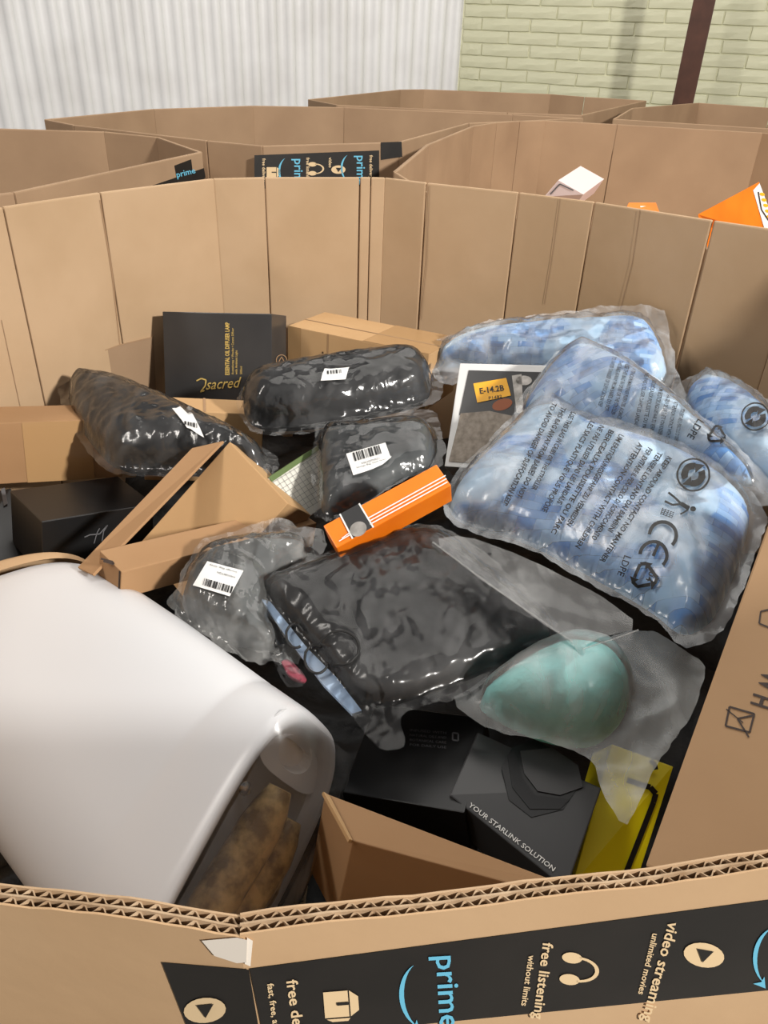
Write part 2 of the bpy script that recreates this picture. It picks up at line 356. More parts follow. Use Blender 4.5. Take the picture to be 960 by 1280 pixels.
def soft_mesh(S, poly_px, fn, step, name, mat, parent, thin=None, round_=1, jag=0.0, seed=0):
    pts = chaikin(poly_px, round_); L = [S.loc(*p) for p in pts]
    bd = []
    for i in range(len(L)):
        a, b = L[i], L[(i + 1) % len(L)]; k = max(1, int(np.linalg.norm(b - a) / step))
        for j in range(k): bd.append(a + (b - a) * j / k)
    bd = np.array(bd)
    if jag:
        c = bd.mean(0); rr = perlin(bd[:, 0] / .012, bd[:, 1] / .012, seed + 3) * jag + perlin(bd[:, 0] / .035, bd[:, 1] / .035, seed + 4) * jag * 1.5
        dn = bd - c; dn /= np.linalg.norm(dn, axis=1)[:, None]; bd = bd + dn * rr[:, None]
    mn, mx = bd.min(0), bd.max(0)
    gx, gy = np.meshgrid(np.arange(mn[0], mx[0], step), np.arange(mn[1], mx[1], step)); gx = gx + (np.arange(gx.shape[0]) % 2)[:, None] * step * .5
    gx = gx.ravel(); gy = gy.ravel(); d = sdist(gx, gy, bd); ok = d > step * .45
    allp = np.vstack([bd, np.stack([gx[ok], gy[ok]], 1)]); nb = len(bd)
    r = delaunay_2d_cdt([Vector(p) for p in allp], [], [list(range(nb))], 1, 1e-7)
    V2 = np.array([v[:] for v in r[0]]); Fc = [list(f) for f in r[2]]
    h = fn(V2[:, 0], V2[:, 1]); d = sdist(V2[:, 0], V2[:, 1], bd)
    top = S.o + np.outer(V2[:, 0], S.u) + np.outer(V2[:, 1], S.v) + np.outer(h, S.n)
    # orientation
    f0 = Fc[0]; nn = np.cross(top[f0[1]] - top[f0[0]], top[f0[2]] - top[f0[0]])
    if nn @ S.n < 0: Fc = [f[::-1] for f in Fc]
    if thin is None:
        return mk(name, top, Fc, mat, parent, True, V2)
    # closed body: flat bottom under the top
    on = np.abs(d) < 1e-5
    bot = top.copy(); hb = np.minimum(h - .0004, -thin * np.clip(np.abs(d) / .02, 0, 1)); bot = S.o + np.outer(V2[:, 0], S.u) + np.outer(V2[:, 1], S.v) + np.outer(np.where(on, h, hb), S.n)
    idx = np.arange(len(V2)) + len(V2); idx[on] = np.arange(len(V2))[on]
    keep = np.ones(len(V2) * 2, bool); Fb = [[int(idx[i]) for i in f[::-1]] for f in Fc]
    return mk(name, np.vstack([top, bot]), Fc + Fb, mat, parent, True, np.vstack([V2, V2]))
def dome(d, w, T): t = np.clip(d / w, 0, 1); return T * np.sqrt(np.clip(1 - (1 - t) ** 2, 0, 1))

def bag(name, label, cat, plane, film_px, inner_px, T, w, inner_name, inner_mat, film_mat, wr=.004, ws=.03, seed=1, ang=0.0,
        step=.005, inner_wr=.003, group=None, gap=.0025, skirt=.004, jag=.003, film_step=None, extra=None, stretch=2.2, fall=.018):
    S = Soft(plane); ip = np.array([S.loc(*p) for p in chaikin(inner_px, 2)])
    def hc(u, v):
        d = sdist(u, v, ip); h = dome(d, w, T)
        if extra is not None: h = h + extra(u, v) * np.clip(d / w, 0, 1)
        return h
    def hi(u, v):
        d = sdist(u, v, ip); return hc(u, v) + wrinkle(u, v, ws * 1.3, seed + 20, ang + .3) * inner_wr * np.clip(d / .01, 0, 1)
    def hf(u, v, flat=False):
        d = sdist(u, v, ip); base = np.where(d > 0, hc(u, v), 0) + gap
        # soft shoulder outside the content
        base = base + np.where(d < 0, skirt * np.exp(d / fall), skirt)
        return base + np.abs(inner_wr) + (0 if flat else wrinkle(u, v, ws, seed, ang, stretch) * wr * np.where(d > 0, 1, .8))
    t = thing(name, label, cat, S.at(*ip.mean(0), 0), group)
    soft_mesh(S, inner_px, hi, step, inner_name, inner_mat, t, thin=min(.02, T * .6), round_=2)
    fo = soft_mesh(S, film_px, hf, film_step or step * .8, 'plastic_film', film_mat, t, jag=jag, seed=seed)
    S.bvh = BVHTree.FromPolygons([Vector(v.co) + Vector(t.location) for v in fo.data.vertices], [list(p.vertices) for p in fo.data.polygons])
    S.sm = lambda u, v: hf(u, v, True)
    S.fn = hf; S.root = t; S.hi = hi; S.ctr = ip.mean(0)
    return S

# ------------------------------------------------------------------ floor and walls
struct(mk('floor', [(-6, -3, 0), (6, -3, 0), (6, 8, 0), (-6, 8, 0)], [[0, 1, 2, 3]], M['floor']))
# ribbed white wall on the left
CA = np.array([-3.3, 3.72]); CB = np.array([0.33, 5.22]); dv = (CB - CA); Lw = np.linalg.norm(dv); dv /= Lw; nv = np.array([dv[1], -dv[0]])
prof = []; pitch = .098; k = 0
while k * pitch < Lw:
    for a, h in ((0, 0), (.42, 0), (.5, .010), (.58, .016), (.74, .020), (.9, .016), (.96, .008)): prof.append(((k + a) * pitch, h))
    k += 1
V = []; Fc = []
for s_, h in prof:
    q = CA + dv * s_ + nv * h; V += [(q[0], q[1], 0), (q[0], q[1], 3.4)]
for i in range(len(prof) - 1): Fc.append([2 * i, 2 * i + 2, 2 * i + 3, 2 * i + 1])
wl = struct(mk('wall_left', V, Fc, M['iron_white'], None, True))
# painted brick wall on the right, each brick laid by itself
BA = np.array([0.33, 5.22]); BB = np.array([4.2, 3.45]); bd_ = BB - BA; bd_ /= np.linalg.norm(bd_); bn = np.array([bd_[1], -bd_[0]])
def slab(name, s0, s1, z0, z1, dep, mat, parent=None):
    q = [BA + bd_ * s0, BA + bd_ * s1]; r = [p - bn * dep for p in q]
    V8 = [(*q[0], z0), (*q[1], z0), (*q[1], z1), (*q[0], z1), (*r[0], z0), (*r[1], z0), (*r[1], z1), (*r[0], z1)]
    return boxm(V8, mat, name, parent, 0)
wr_ = struct(slab('wall_right', -.02, 4.2, 0, 3.4, .15, M['brick']))
BH, BL = .0615, .285
bmeshes = []
for vv in range(8):
    rr = random.Random(vv); nx, nz = 5, 2; Vb = []; Fb = []
    for j in range(nz + 1):
        for i in range(nx + 1):
            edge = i in (0, nx) or j in (0, nz)
            Vb.append(((i / nx - .5) * (BL - .010) + rr.uniform(-.002, .002), -.007 - (0 if edge else .001) + rr.uniform(-.0012, .0012), (j / nz - .5) * (BH - .0075) + rr.uniform(-.0015, .0015)))
    for j in range(nz):
        for i in range(nx): a = j * (nx + 1) + i; Fb.append([a, a + 1, a + nx + 2, a + nx + 1])
    n0 = len(Vb); ring = [0, nx, (nx + 1) * (nz + 1) - 1, (nx + 1) * nz]
    loop = list(range(0, nx + 1)) + [nx + (nx + 1) * j for j in range(1, nz + 1)] + [(nx + 1) * nz + i for i in range(nx - 1, -1, -1)] + [(nx + 1) * j for j in range(nz - 1, 0, -1)]
    for i in loop: x, y, z = Vb[i]; Vb.append((x * 1.012, .002, z * 1.06))
    m_ = len(loop)
    for i in range(m_): Fb.append([loop[(i + 1) % m_], loop[i], n0 + i, n0 + (i + 1) % m_])
    me = bpy.data.meshes.new('brick'); me.from_pydata(Vb, [], Fb); me.materials.append(M['brick']); me.update(); bmeshes.append(me)
bang = math.atan2(bd_[1], bd_[0]); nb_ = 0
for row in range(23):
    z = .68 + row * BH; off = (row % 2) * BL * .47 + random.Random(row).uniform(-.03, .03)
    for k in range(-1, 10):
        s_ = off + (k + .5) * BL
        if s_ < -.10 or s_ > 2.75: continue
        lo_ = max(s_ - BL / 2, .01); f_ = (s_ + BL / 2 - lo_) / BL; s_ = (lo_ + s_ + BL / 2) / 2
        if f_ < .15: continue
        o = bpy.data.objects.new('brick', bmeshes[random.randrange(8)]); COL.objects.link(o); o.parent = wr_
        q = BA + bd_ * s_; o.location = (q[0], q[1], z); o.rotation_euler = (0, 0, bang); o.scale = (f_, 1, 1); nb_ += 1
# brown post standing in front of the bricks
pc = P(855, 128, 1.2); pr = ray(868, 60); pq = CAM + pr * (4.22 / pr[1]); t = thing('steel_post', 'dark brown painted steel post standing in front of the pale green brick wall', 'post', (pq[0], pq[1], 0))
def vbox(name, x0, x1, y0, y1, z0, z1, mat, parent, ang=0, bev=.002):
    cs, sn = math.cos(ang), math.sin(ang); f = lambda x, y, z: (pq[0] + x * cs - y * sn, pq[1] + x * sn + y * cs, z)
    return boxm([f(x0, y0, z0), f(x1, y0, z0), f(x1, y0, z1), f(x0, y0, z1), f(x0, y1, z0), f(x1, y1, z0), f(x1, y1, z1), f(x0, y1, z1)], mat, name, parent, bev)
vbox('flange', -.048, .048, -.004, .004, 0, 3.4, M['brown_steel'], t, bang)
vbox('web', -.048, -.040, .004, .07, 0, 3.4, M['brown_steel'], t, bang)
vbox('base_plate', -.09, .09, -.07, .11, 0, .012, M['brown_steel'], t, bang)

# ------------------------------------------------------------------ bulk boxes
def wall_panel(a, b, z0, z1, th, nin, name, mat, parent, bulge=0, seg=1, topa=None, topb=None):
    """upright board between rim points a,b; nin = inward normal"""
    a = np.array(a, float); b = np.array(b, float); L = np.linalg.norm(b - a); d = (b - a) / L
    ins = min(.0012, L * .1); za = z1 if topa is None else topa; zb = z1 if topb is None else topb
    V8 = []
    for off in (0, th):
        for (p, z) in ((a + d * ins, z0), (b - d * ins, z0), (b - d * ins, zb), (a + d * ins, za)): V8.append((*(p + nin * off), z))
    return boxm(V8, mat, name, parent, min(.0022, L * .15))
def bulk_box(label, rim, z=1.2, mats='kraft_far', th=.008, zs=None, skip=()):
    c = np.mean(np.array(rim), 0); t = thing('bulk_box', label, 'cardboard box', (c[0], c[1], 0), 'open cardboard bulk boxes')
    n = len(rim)
    for i in range(n):
        if i in skip: continue
        a = np.array(rim[i], float); b = np.array(rim[(i + 1) % n], float); d = nrm(b - a); nn = np.array([d[1], -d[0]])
        if nn @ (c - a) < 0: nn = -nn
        wall_panel(a, b, .012, z, th, nn, 'side_panel', M[mats], t, topa=zs[i] if zs else None, topb=zs[(i + 1) % n] if zs else None)
    mk('bottom', [(*p, .01) for p in (np.array(rim) - c) * .985 + c], [list(range(n))], M[mats], t)
    return t, c

# the main one, holding the parcels
def rxy(x, y, z=1.2): q = P(x, y, z); return (q[0], q[1])
near_l = (-.56, .215); K0 = rxy(-60, 1128)
NA = rxy(300, 1170); NB = rxy(960, 1088)
nb_dir = nrm(np.array(NB) - NA); NB2 = tuple(np.array(NA) + nb_dir * .49)
NLdir = nrm(np.array(rxy(0, 1130)) - NA); NL2 = tuple(np.array(NA) + NLdir * .40)
main_rim = [NA, NB2, (.69, .50), (.70, .90), rxy(1010, 292), rxy(893, 275), rxy(745, 252), rxy(650, 240), rxy(535, 228), rxy(482, 221.5),
            rxy(463, 221), rxy(449, 221), rxy(330, 221), rxy(265, 222.5), rxy(122, 240), rxy(0, 258), (-.66, .80), (-.66, .42), NL2]
cmain = np.mean(np.array(main_rim), 0)
mt = thing('bulk_box', 'open octagonal cardboard bulk box in front, filled with parcels', 'cardboard box', (cmain[0], cmain[1], 0), 'open cardboard bulk boxes')
n = len(main_rim)
for i in range(n):
    if i in (0, n - 1): continue
    a = np.array(main_rim[i]); b = np.array(main_rim[(i + 1) % n]); d = nrm(b - a); nn = np.array([d[1], -d[0]])
    if nn @ (cmain - a) < 0: nn = -nn
    dz = perlin(np.array([i * .7]), np.array([.3]), 4)[0] * .004
    wall_panel(a, b, .012, 1.2, .007, nn, 'side_panel', M['kraft_in'], mt)
mk('bottom', [(*p, .01) for p in (np.array(main_rim) - cmain) * .985 + cmain], [list(range(n))], M['kraft_in'], mt)
# scored fold lines on the far inside wall and an overlapping liner flap
def on_panel(x, y, a, b, off=.0075):
    a = np.array([*a, 0.]); b = np.array([*b, 0.]); nn = np.cross(b - a, [0, 0, 1.]); nn = nrm(nn)
    if nn @ (CAM - a) < 0: nn = -nn
    r = ray(x, y); q0 = a + nn * off; return CAM + r * (((q0 - CAM) @ nn) / (r @ nn))
def inner(i, off=.0075):
    a, b = main_rim[i], main_rim[(i + 1) % n]
    return lambda x, y, eps=0.0: on_panel(x, y, a, b, off + eps)
def strip_on(S, pts, wpx, name, mat, parent, h=.0008):
    ink = Ink(S, h); ink.line(pts, wpx); return ink.build(name, mat, parent)
S13 = inner(13)
mk('liner_flap', [S13(x, y, e) for e in (.0, .0025) for x, y in [(131, 438), (150, 431), (192, 421), (196, 510), (131, 510)]], [[5, 6, 7, 8, 9]] + [[i, (i + 1) % 5, 5 + (i + 1) % 5, 5 + i] for i in range(5)], M['kraft_far'], mt)
strip_on(S13, [(131, 438), (150, 431), (192, 421)], 1.2, 'fold_line', M['crease'], mt, .003)
strip_on(S13, [(125, 250), (140, 340), (150, 431)], 1.4, 'fold_line', M['crease'], mt)
for i_, pts_ in ((7, [(537, 232), (533, 330), (526, 400)]), (6, [(700, 248), (690, 320), (680, 380)]), (15, [(2, 400), (28, 520)]), (5, [(800, 262), (790, 330), (772, 400)])):
    strip_on(inner(i_), pts_, .8, 'fold_line', M['kraft_far'], mt)
# near wall: double-wall board whose flutes show on the cut edge
def fluted(a, b, flip):
    a = np.array(a, float); b = np.array(b, float); L = np.linalg.norm(b - a); d = (b - a) / L; nn = np.array([d[1], -d[0]])
    if nn @ (cmain - a) < 0: nn = -nn
    TH = .0062
    def edge_z(s_): return 1.2 + .0006 * math.sin(s_ * 90) + .0005 * math.sin(s_ * 37 + 1)
    def ply(o0, o1, z0, name, mat):
        k = 60; V = []; Fc = []
        for i in range(k + 1):
            s_ = L * i / k; p = a + d * s_; zt = edge_z(s_) + random.uniform(-.0004, .0004)
            for off, z in ((o0, z0), (o1, z0), (o1, zt), (o0, zt)): V.append((*(p + nn * off), z))
        for i in range(k):
            q = 4 * i
            for e in range(4): Fc.append([q + e, q + (e + 1) % 4, q + 4 + (e + 1) % 4, q + 4 + e])
        Fc += [[0, 1, 2, 3], [4 * k + 3, 4 * k + 2, 4 * k + 1, 4 * k]]
        return mk(name, V, Fc, mat, mt)
    p1 = ply(0, .0006, .012, 'side_panel', M['kraft'])
    ply(TH / 2 - .0003, TH / 2 + .0003, 1.0, 'middle_liner', M['edge']); ply(TH - .0006, TH, .012, 'side_panel', M['kraft_in'])
    for o0, ph in ((.0006, 0), (TH / 2 + .0003, 1.3)):
        amp = (TH / 2 - .0009) / 2; mid = o0 + amp; pit = .0052; V = []; Fc = []; k = int(L / pit * 10)
        for i in range(k + 1):
            s_ = L * i / k; w_ = math.sin(2 * math.pi * s_ / pit + ph + .6 * math.sin(s_ * 60)); p = a + d * s_
            for e in (-.00028, .00028):
                q = p + nn * (mid + amp * w_ + e); V += [(*q, 1.165), (*q, edge_z(s_) - .0006)]
        for i in range(k):
            q = 4 * i; Fc += [[q, q + 4, q + 5, q + 1], [q + 2, q + 3, q + 7, q + 6], [q + 1, q + 5, q + 7, q + 3]]
        o = mk('fluting', V, Fc, M['edge'], mt, False)
    return p1
fluted(NA, NB2, 1); fluted(NL2, NA, 0)

# printed band on the near wall
def outer(a, b, off=0.0):
    a3 = np.array([*a, 0.]); b3 = np.array([*b, 0.]); nn = nrm(np.cross(b3 - a3, [0, 0, 1.]))
    if nn @ (CAM - a3) < 0: nn = -nn
    def S(x, y, eps=.0003): r = ray(x, y); q0 = a3 + nn * (off + eps); return CAM + r * (((q0 - CAM) @ nn) / (r @ nn))
    return S
SR = outer(NA, NB); SL = outer(NA, rxy(0, 1130))
def band_poly(S, px, name='printed_band', mat='print_black', parent=None, eps=.0003): return mk(name, [S(x, y, eps) for x, y in px], [list(range(len(px)))], M[mat], parent or mt)
band_poly(SR, [(312, 1211), (960, 1125), (1180, 1092), (1210, 1215), (960, 1238), (330, 1300)])
band_poly(SL, [(202, 1203), (311, 1212), (326, 1300), (237, 1292)])
def smile(ink, fr, s_=1.0):
    A = []; B = []
    for i in range(15):
        t_ = i / 14; a = math.radians(205 + 130 * t_); wd = (.5 + 5.5 * math.sin(math.pi * min(1, t_ * 1.0)) ** .8) * s_
        A.append(fr((math.cos(a) * 42) * s_, (math.sin(a) * 34) * s_)); B.append(fr((math.cos(a) * 42) * s_, (math.sin(a) * 34) * s_ + wd))
    ink.strip(A, B)
    ink.poly([fr(30 * s_, -14 * s_), fr(46 * s_, -10 * s_), fr(42 * s_, -28 * s_), fr(38 * s_, -17 * s_)])
def band_print(S, parent, items):
    for kind, x, y, sc, d in items:
        cy = Ink(S, .0006); tn = Ink(S, .0006); bl = Ink(S, .0009)
        fr = tn.frame((x, y), d)
        if kind == 'prime': cy.text('prime', (x, y), d, 22 * sc, .012); cy.build('blue_lettering', M['print_cyan'], parent)
        elif kind == 'smile': smile(cy, fr, sc); cy.build('smile_arrow', M['print_cyan'], parent)
        elif kind == 'play':
            tn.disc(fr, (0, 0), 16 * sc, 27 * sc); o = tn.build('play_disc', M['print_tan'], parent)
            bl.poly([fr(-7 * sc, 12 * sc), fr(-7 * sc, -10 * sc), fr(10 * sc, 0)]); bl.build('play_triangle', M['print_black'], o)
        elif kind == 'phones':
            for e in (-1, 1): tn.disc(fr, (16 * e * sc, -10 * sc), 8 * sc, 15 * sc); tn.build('earcup_icon', M['print_tan'], parent)
            tn.arc(fr, (0, 0), 17 * sc, 0, 180, 3.5 * sc, 14, 1.7); tn.build('headband_icon', M['print_tan'], parent)
        elif kind == 'box':
            tn.poly([fr(-20 * sc, -22 * sc), fr(16 * sc, -22 * sc), fr(16 * sc, 12 * sc), fr(-20 * sc, 12 * sc)]); o = tn.build('parcel_icon', M['print_tan'], parent)
            tn.poly([fr(-20 * sc, 14 * sc), fr(16 * sc, 14 * sc), fr(8 * sc, 26 * sc), fr(-11 * sc, 26 * sc)]); tn.build('parcel_lid_icon', M['print_tan'], o)
            tn.poly([fr(18 * sc, -20 * sc), fr(22 * sc, -12 * sc), fr(22 * sc, 10 * sc), fr(18 * sc, 13 * sc)]); tn.build('parcel_side_icon', M['print_tan'], o)
            bl.poly([fr(-4 * sc, 13 * sc), fr(0, 13 * sc), fr(0, -4 * sc), fr(-4 * sc, -4 * sc)]); bl.build('parcel_tape_icon', M['print_black'], o)
        else: tn.text(kind, (x, y), d, sc, .018); tn.build('tan_lettering', M['print_tan'], parent)
band_print(SR, mt, [('prime', 545, 1194, 1.25, (.06, 1)), ('smile', 533, 1244, 1.0, (.06, 1)), ('free listening', 679, 1178, 13, (-.13, 1)), ('without limits', 661, 1194, 8, (-.15, 1)),
    ('phones', 722, 1212, .85, (-.12, 1)), ('video streaming', 836, 1152, 14, (-.27, 1)), ('unlimited movies', 816, 1166, 8, (-.24, 1)), ('play', 880, 1194, .95, (-.18, 1)),
    ('smile', 972, 1196, .9, (-.15, 1)), ('prime', 985, 1150, 1.2, (-.15, 1)), ('free delivery', 358, 1226, 14, (.14, 1)), ('fast, free, and easy', 334, 1230, 8, (.14, 1)), ('box', 425, 1257, .9, (.08, 1))])
band_print(SL, mt, [('play', 256, 1263, .98, (.1, 1))])
band_poly(SR, [(316, 1176), (313, 1208), (306, 1205), (309, 1172)], 'tape_scrap', 'tape_white', mt, .0005)
band_poly(SL, [(252, 1176), (296, 1172), (309, 1175), (308, 1203), (296, 1204), (268, 1195)], 'tape_scrap', 'tape_white', mt, .0005)

# bulk boxes standing behind
left_rim = [(-.545, 1.16), (-.388, 1.66), (-.53, 1.87), (-.67, 1.93), (-.95, 1.9), (-1.5, 1.72), (-1.62, 1.2), (-1.3, .78), (-.80, .82)]
lt, lc = bulk_box('open cardboard bulk box at far left, empty, its rim edge folded with black tape', left_rim)
mid_rim = [(-.42, 1.84), (-.29, 1.79), (.0, 1.96), (.2, 2.5), (.60, 2.84), (.37, 2.87), (-.19, 2.88), (-.48, 2.79), (-.73, 2.53), (-.89, 2.13), (-.78, 2.03)]
mt2, mc = bulk_box('open cardboard bulk box second row with a printed black band on its outside', mid_rim)
top_rim = [(-.34, 3.16), (-.22, 2.96), (.36, 2.93), (.62, 2.96), (1.10, 3.93), (.84, 4.02), (.70, 4.12), (.1, 4.08), (-.01, 3.98)]
tt, _c = bulk_box('open cardboard bulk box furthest back, below the green brick wall', top_rim)
right_rim = [(-.01, 1.51), (.06, 1.94), (.20, 2.42), (.28, 2.56), (.36, 2.64), (.45, 2.70), (.67, 2.67), (1.09, 2.59), (1.45, 2.2), (1.4, 1.5), (.95, 1.16), (.60, 1.12), (.36, 1.31), (.1, 1.46)]
rt, rc = bulk_box('open cardboard bulk box at right behind the front one, holding orange boxes', right_rim, zs=[1.2, 1.2, 1.2, 1.2, 1.2, 1.2, 1.2, 1.2, 1.2, 1.19, 1.15, 1.15, 1.15, 1.15])
rr_ = (np.array(right_rim) - rc) * .97 + rc; k_ = len(rr_)
mk('layer_pad', [(*p, z_) for z_ in (.92, .932) for p in rr_], [list(range(k_))[::-1], list(range(k_, 2 * k_))] + [[i, (i + 1) % k_, k_ + (i + 1) % k_, k_ + i] for i in range(k_)], M['kraft_far'], rt)
fr_rim = [(.70, 2.86), (.90, 3.41), (1.33, 3.93), (1.60, 3.78), (2.3, 3.5), (2.35, 3.0), (1.9, 2.65), (1.25, 2.72)]
bulk_box('open cardboard bulk box at far right, below the brown steel post', fr_rim)
# band on the second-row box and corner tape
SM = outer((-.29, 1.79), (.0, 1.96))
band_poly(SM, [(318, 194), (474, 188), (474, 232), (318, 236)], parent=mt2)
band_poly(SM, [(476, 178), (502, 177), (503, 196), (476, 200)], 'corner_tape', 'print_black', mt2, .0012)
band_print(SM, mt2, [('smile', 362, 214, .42, (0, 1)), ('prime', 368, 198, .5, (0, 1)), ('box', 341, 216, .35, (0, 1)), ('free delivery', 328, 198, 4, (0, 1)), ('phones', 394, 211, .35, (0, 1)),
    ('free listening', 383, 197, 4, (0, 1)), ('play', 423, 212, .33, (0, 1)), ('video', 411, 197, 4, (0, 1)), ('smile', 440, 210, .42, (0, 1)), ('prime', 446, 194, .5, (0, 1)), ('free delivery', 462, 194, 4, (0, 1))])
SLb = outer((-.545, 1.16), (-.388, 1.66))
band_poly(SLb, [(218, 207), (239, 199), (242, 224), (222, 230)], 'corner_tape', 'print_black', lt, .0004)
band_poly(SLb, [(190, 232), (255, 210), (257, 222), (240, 236), (190, 244)], 'printed_band', 'print_black', lt, .0002)
band_print(SLb, lt, [('prime', 221, 222, .33, (1, -.25))])
# parcels poking out of the right bulk box
def quad_box(name, label, cat, q, t, mat, part='box_body', tv=None, group=None, bev=.0012):
    V8 = box_quad(q, t, tv); root = thing(name, label, cat, np.mean(V8, 0), group); boxm(V8, mat, part, root, bev); return root, V8
r_, V8 = quad_box('gift_box', 'small pale pink white box corner showing inside the right bulk box', 'box', [(680, 246, 1.10), (698, 225, 1.14), (729, 243, 1.12), (716, 262, 1.08)], .17, mat_base('pale pink card', srgb(228, 208, 205), .5))
ik = Ink(face_of(V8, FRONT)); ik.line([(688, 243), (700, 230), (717, 238)], 1.5); ik.build('grey_print', M['ink_grey'], r_)
r_, V8 = quad_box('orange_carton', 'small orange box lid just visible above the front box rim', 'box', [(782, 262, 1.09), (786, 253, 1.10), (820, 253, 1.10), (824, 264, 1.09)], .15, M['orange'])
Ink(face_of(V8, FRONT)).S; pk = patch('white_panel', [(800, 258), (821, 258), (823, 263), (802, 263)], face_of(V8, FRONT), M['paper'], r_)
r_, V8 = quad_box('orange_carton', 'large bright orange carton with a white picture panel at right edge', 'box', [(872, 268, 1.12), (949, 227, 1.17), (975, 300, 1.05), (900, 310, 1.03)], .12, M['orange'], tv=(.07, .07, -.09))
Sf = face_of(V8, FRONT); patch('picture_panel', [(941, 238), (949, 229), (974, 296), (958, 296)], Sf, M['paper'], r_)
ik = Ink(Sf, .0016)
for a in range(6): ik.disc(ik.frame((952 + a * 2.2, 243 + a * 7), (1, .3)), (0, 0), 3.2, 2)
ik.build('print_spots', M['sticker'], r_)
ik = Ink(Sf, .0016); ik.line([(947, 240), (951, 262), (960, 276)], 1.6); ik.build('print_stroke', M['ink_brown'], r_)

# ------------------------------------------------------------------ parcels in the front box
# added black sheet under the parcels, makes the gaps read dark
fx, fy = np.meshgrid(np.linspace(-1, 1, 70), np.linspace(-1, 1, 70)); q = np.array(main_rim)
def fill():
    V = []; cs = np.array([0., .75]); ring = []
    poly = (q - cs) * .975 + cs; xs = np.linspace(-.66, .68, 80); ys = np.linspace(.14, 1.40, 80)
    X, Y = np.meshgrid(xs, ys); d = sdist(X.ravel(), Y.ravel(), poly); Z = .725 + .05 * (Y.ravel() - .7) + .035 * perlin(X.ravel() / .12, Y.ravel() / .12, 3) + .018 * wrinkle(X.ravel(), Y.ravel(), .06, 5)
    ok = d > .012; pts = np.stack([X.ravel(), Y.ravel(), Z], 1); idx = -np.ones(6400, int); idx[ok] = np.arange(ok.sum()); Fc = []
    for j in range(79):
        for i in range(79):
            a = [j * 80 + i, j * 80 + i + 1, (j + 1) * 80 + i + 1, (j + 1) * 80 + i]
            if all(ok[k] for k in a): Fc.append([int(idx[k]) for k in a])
    return mk('gap_fill', pts[ok], Fc, M['black_fill'], None, True)
o = fill(); o['label'] = 'added black sheet that keeps the gaps between parcels dark'; o['category'] = 'dark fill'; o['kind'] = 'stuff'

B = {"black_gold": {"O": [-0.3668, 1.164, 0.889], "M": [[0.9793, -0.1863, 0.0795], [-0.0129, 0.3343, 0.9424], [0.2022, 0.9239, -0.325]], "d": [0.1846, 0.139, 0.085]},
"taped": {"O": [-0.1711, 1.2223, 0.9092], "M": [[0.8918, -0.4523, 0.0119], [0.0159, 0.0577, 0.9982], [0.4522, 0.89, -0.0586]], "d": [0.2553, 0.0909, 0.1137]},
"long_left": {"O": [-0.5317, 0.8847, 0.8782], "M": [[0.912, 0.3964, -0.1059], [0.0562, 0.135, 0.9892], [-0.4064, 0.9081, -0.1009]], "d": [0.1717, 0.0859, 0.0725]},
"strip_carton": {"O": [-0.3475, 0.9616, 0.851], "M": [[0.9696, 0.2229, -0.1009], [0.0779, 0.1097, 0.9909], [-0.2319, 0.9686, -0.089]], "d": [0.166, 0.1068, 0.0606]},
"open_carton": {"O": [-0.2971, 0.7754, 0.87], "M": [[0.6748, -0.677, -0.2937], [0.6404, 0.3395, 0.6889], [0.3667, 0.653, -0.6627]], "d": [0.1186, 0.1669, 0.06]},
"thin_carton": {"O": [-0.2611, 0.6054, 0.9184], "M": [[0.6957, 0.6949, -0.1819], [0.1455, 0.1116, 0.983], [-0.7034, 0.7104, 0.0235]], "d": [0.2524, 0.0322, 0.0467]},
"h_box": {"O": [-0.4085, 0.7404, 0.8372], "M": [[0.7277, 0.6596, -0.188], [0.0982, 0.1711, 0.9804], [-0.6788, 0.7319, -0.0597]], "d": [0.1414, 0.0742, 0.1064]},
"picture_box": {"O": [0.0845, 0.982, 0.883], "M": [[0.9384, -0.3171, 0.1377], [0.1181, 0.6685, 0.7343], [0.3249, 0.6728, -0.6647]], "d": [0.1457, 0.1594, 0.05]},
"orange_box": {"O": [-0.0459, 0.632, 0.9734], "M": [[0.8487, 0.3865, 0.3609], [-0.5144, 0.7615, 0.3943], [0.1225, 0.5203, -0.8452]], "d": [0.1336, 0.0294, 0.035]},
"spec_box": {"O": [-0.1029, 0.7776, 0.9038], "M": [[0.4905, 0.8714, -0.0066], [-0.5564, 0.319, 0.7673], [-0.6707, 0.3727, -0.6413]], "d": [0.1042, 0.0667, 0.04]},
"dark_box": {"O": [-0.0272, 0.4468, 0.8403], "M": [[0.9427, -0.2815, 0.1791], [0.268, 0.9586, 0.0958], [0.1986, 0.0423, -0.9792]], "d": [0.1111, 0.1016, 0.08]},
"wh_carton": {"O": [0.1898, 0.3264, 0.93], "M": [[0.7653, -0.5725, 0.2941], [0.4786, 0.8117, 0.3348], [0.4304, 0.1155, -0.8952]], "d": [0.4, 0.3917, 0.3]}}
def fit_box(key, name, label, cat, mat, part='box_body', d=None, bev=.0012):
    b = B[key]; V8 = box_omd(b['O'], b['M'], d or b['d']); root = thing(name, label, cat, np.mean(V8, 0)); boxm(V8, mat, part, root, bev); return root, V8

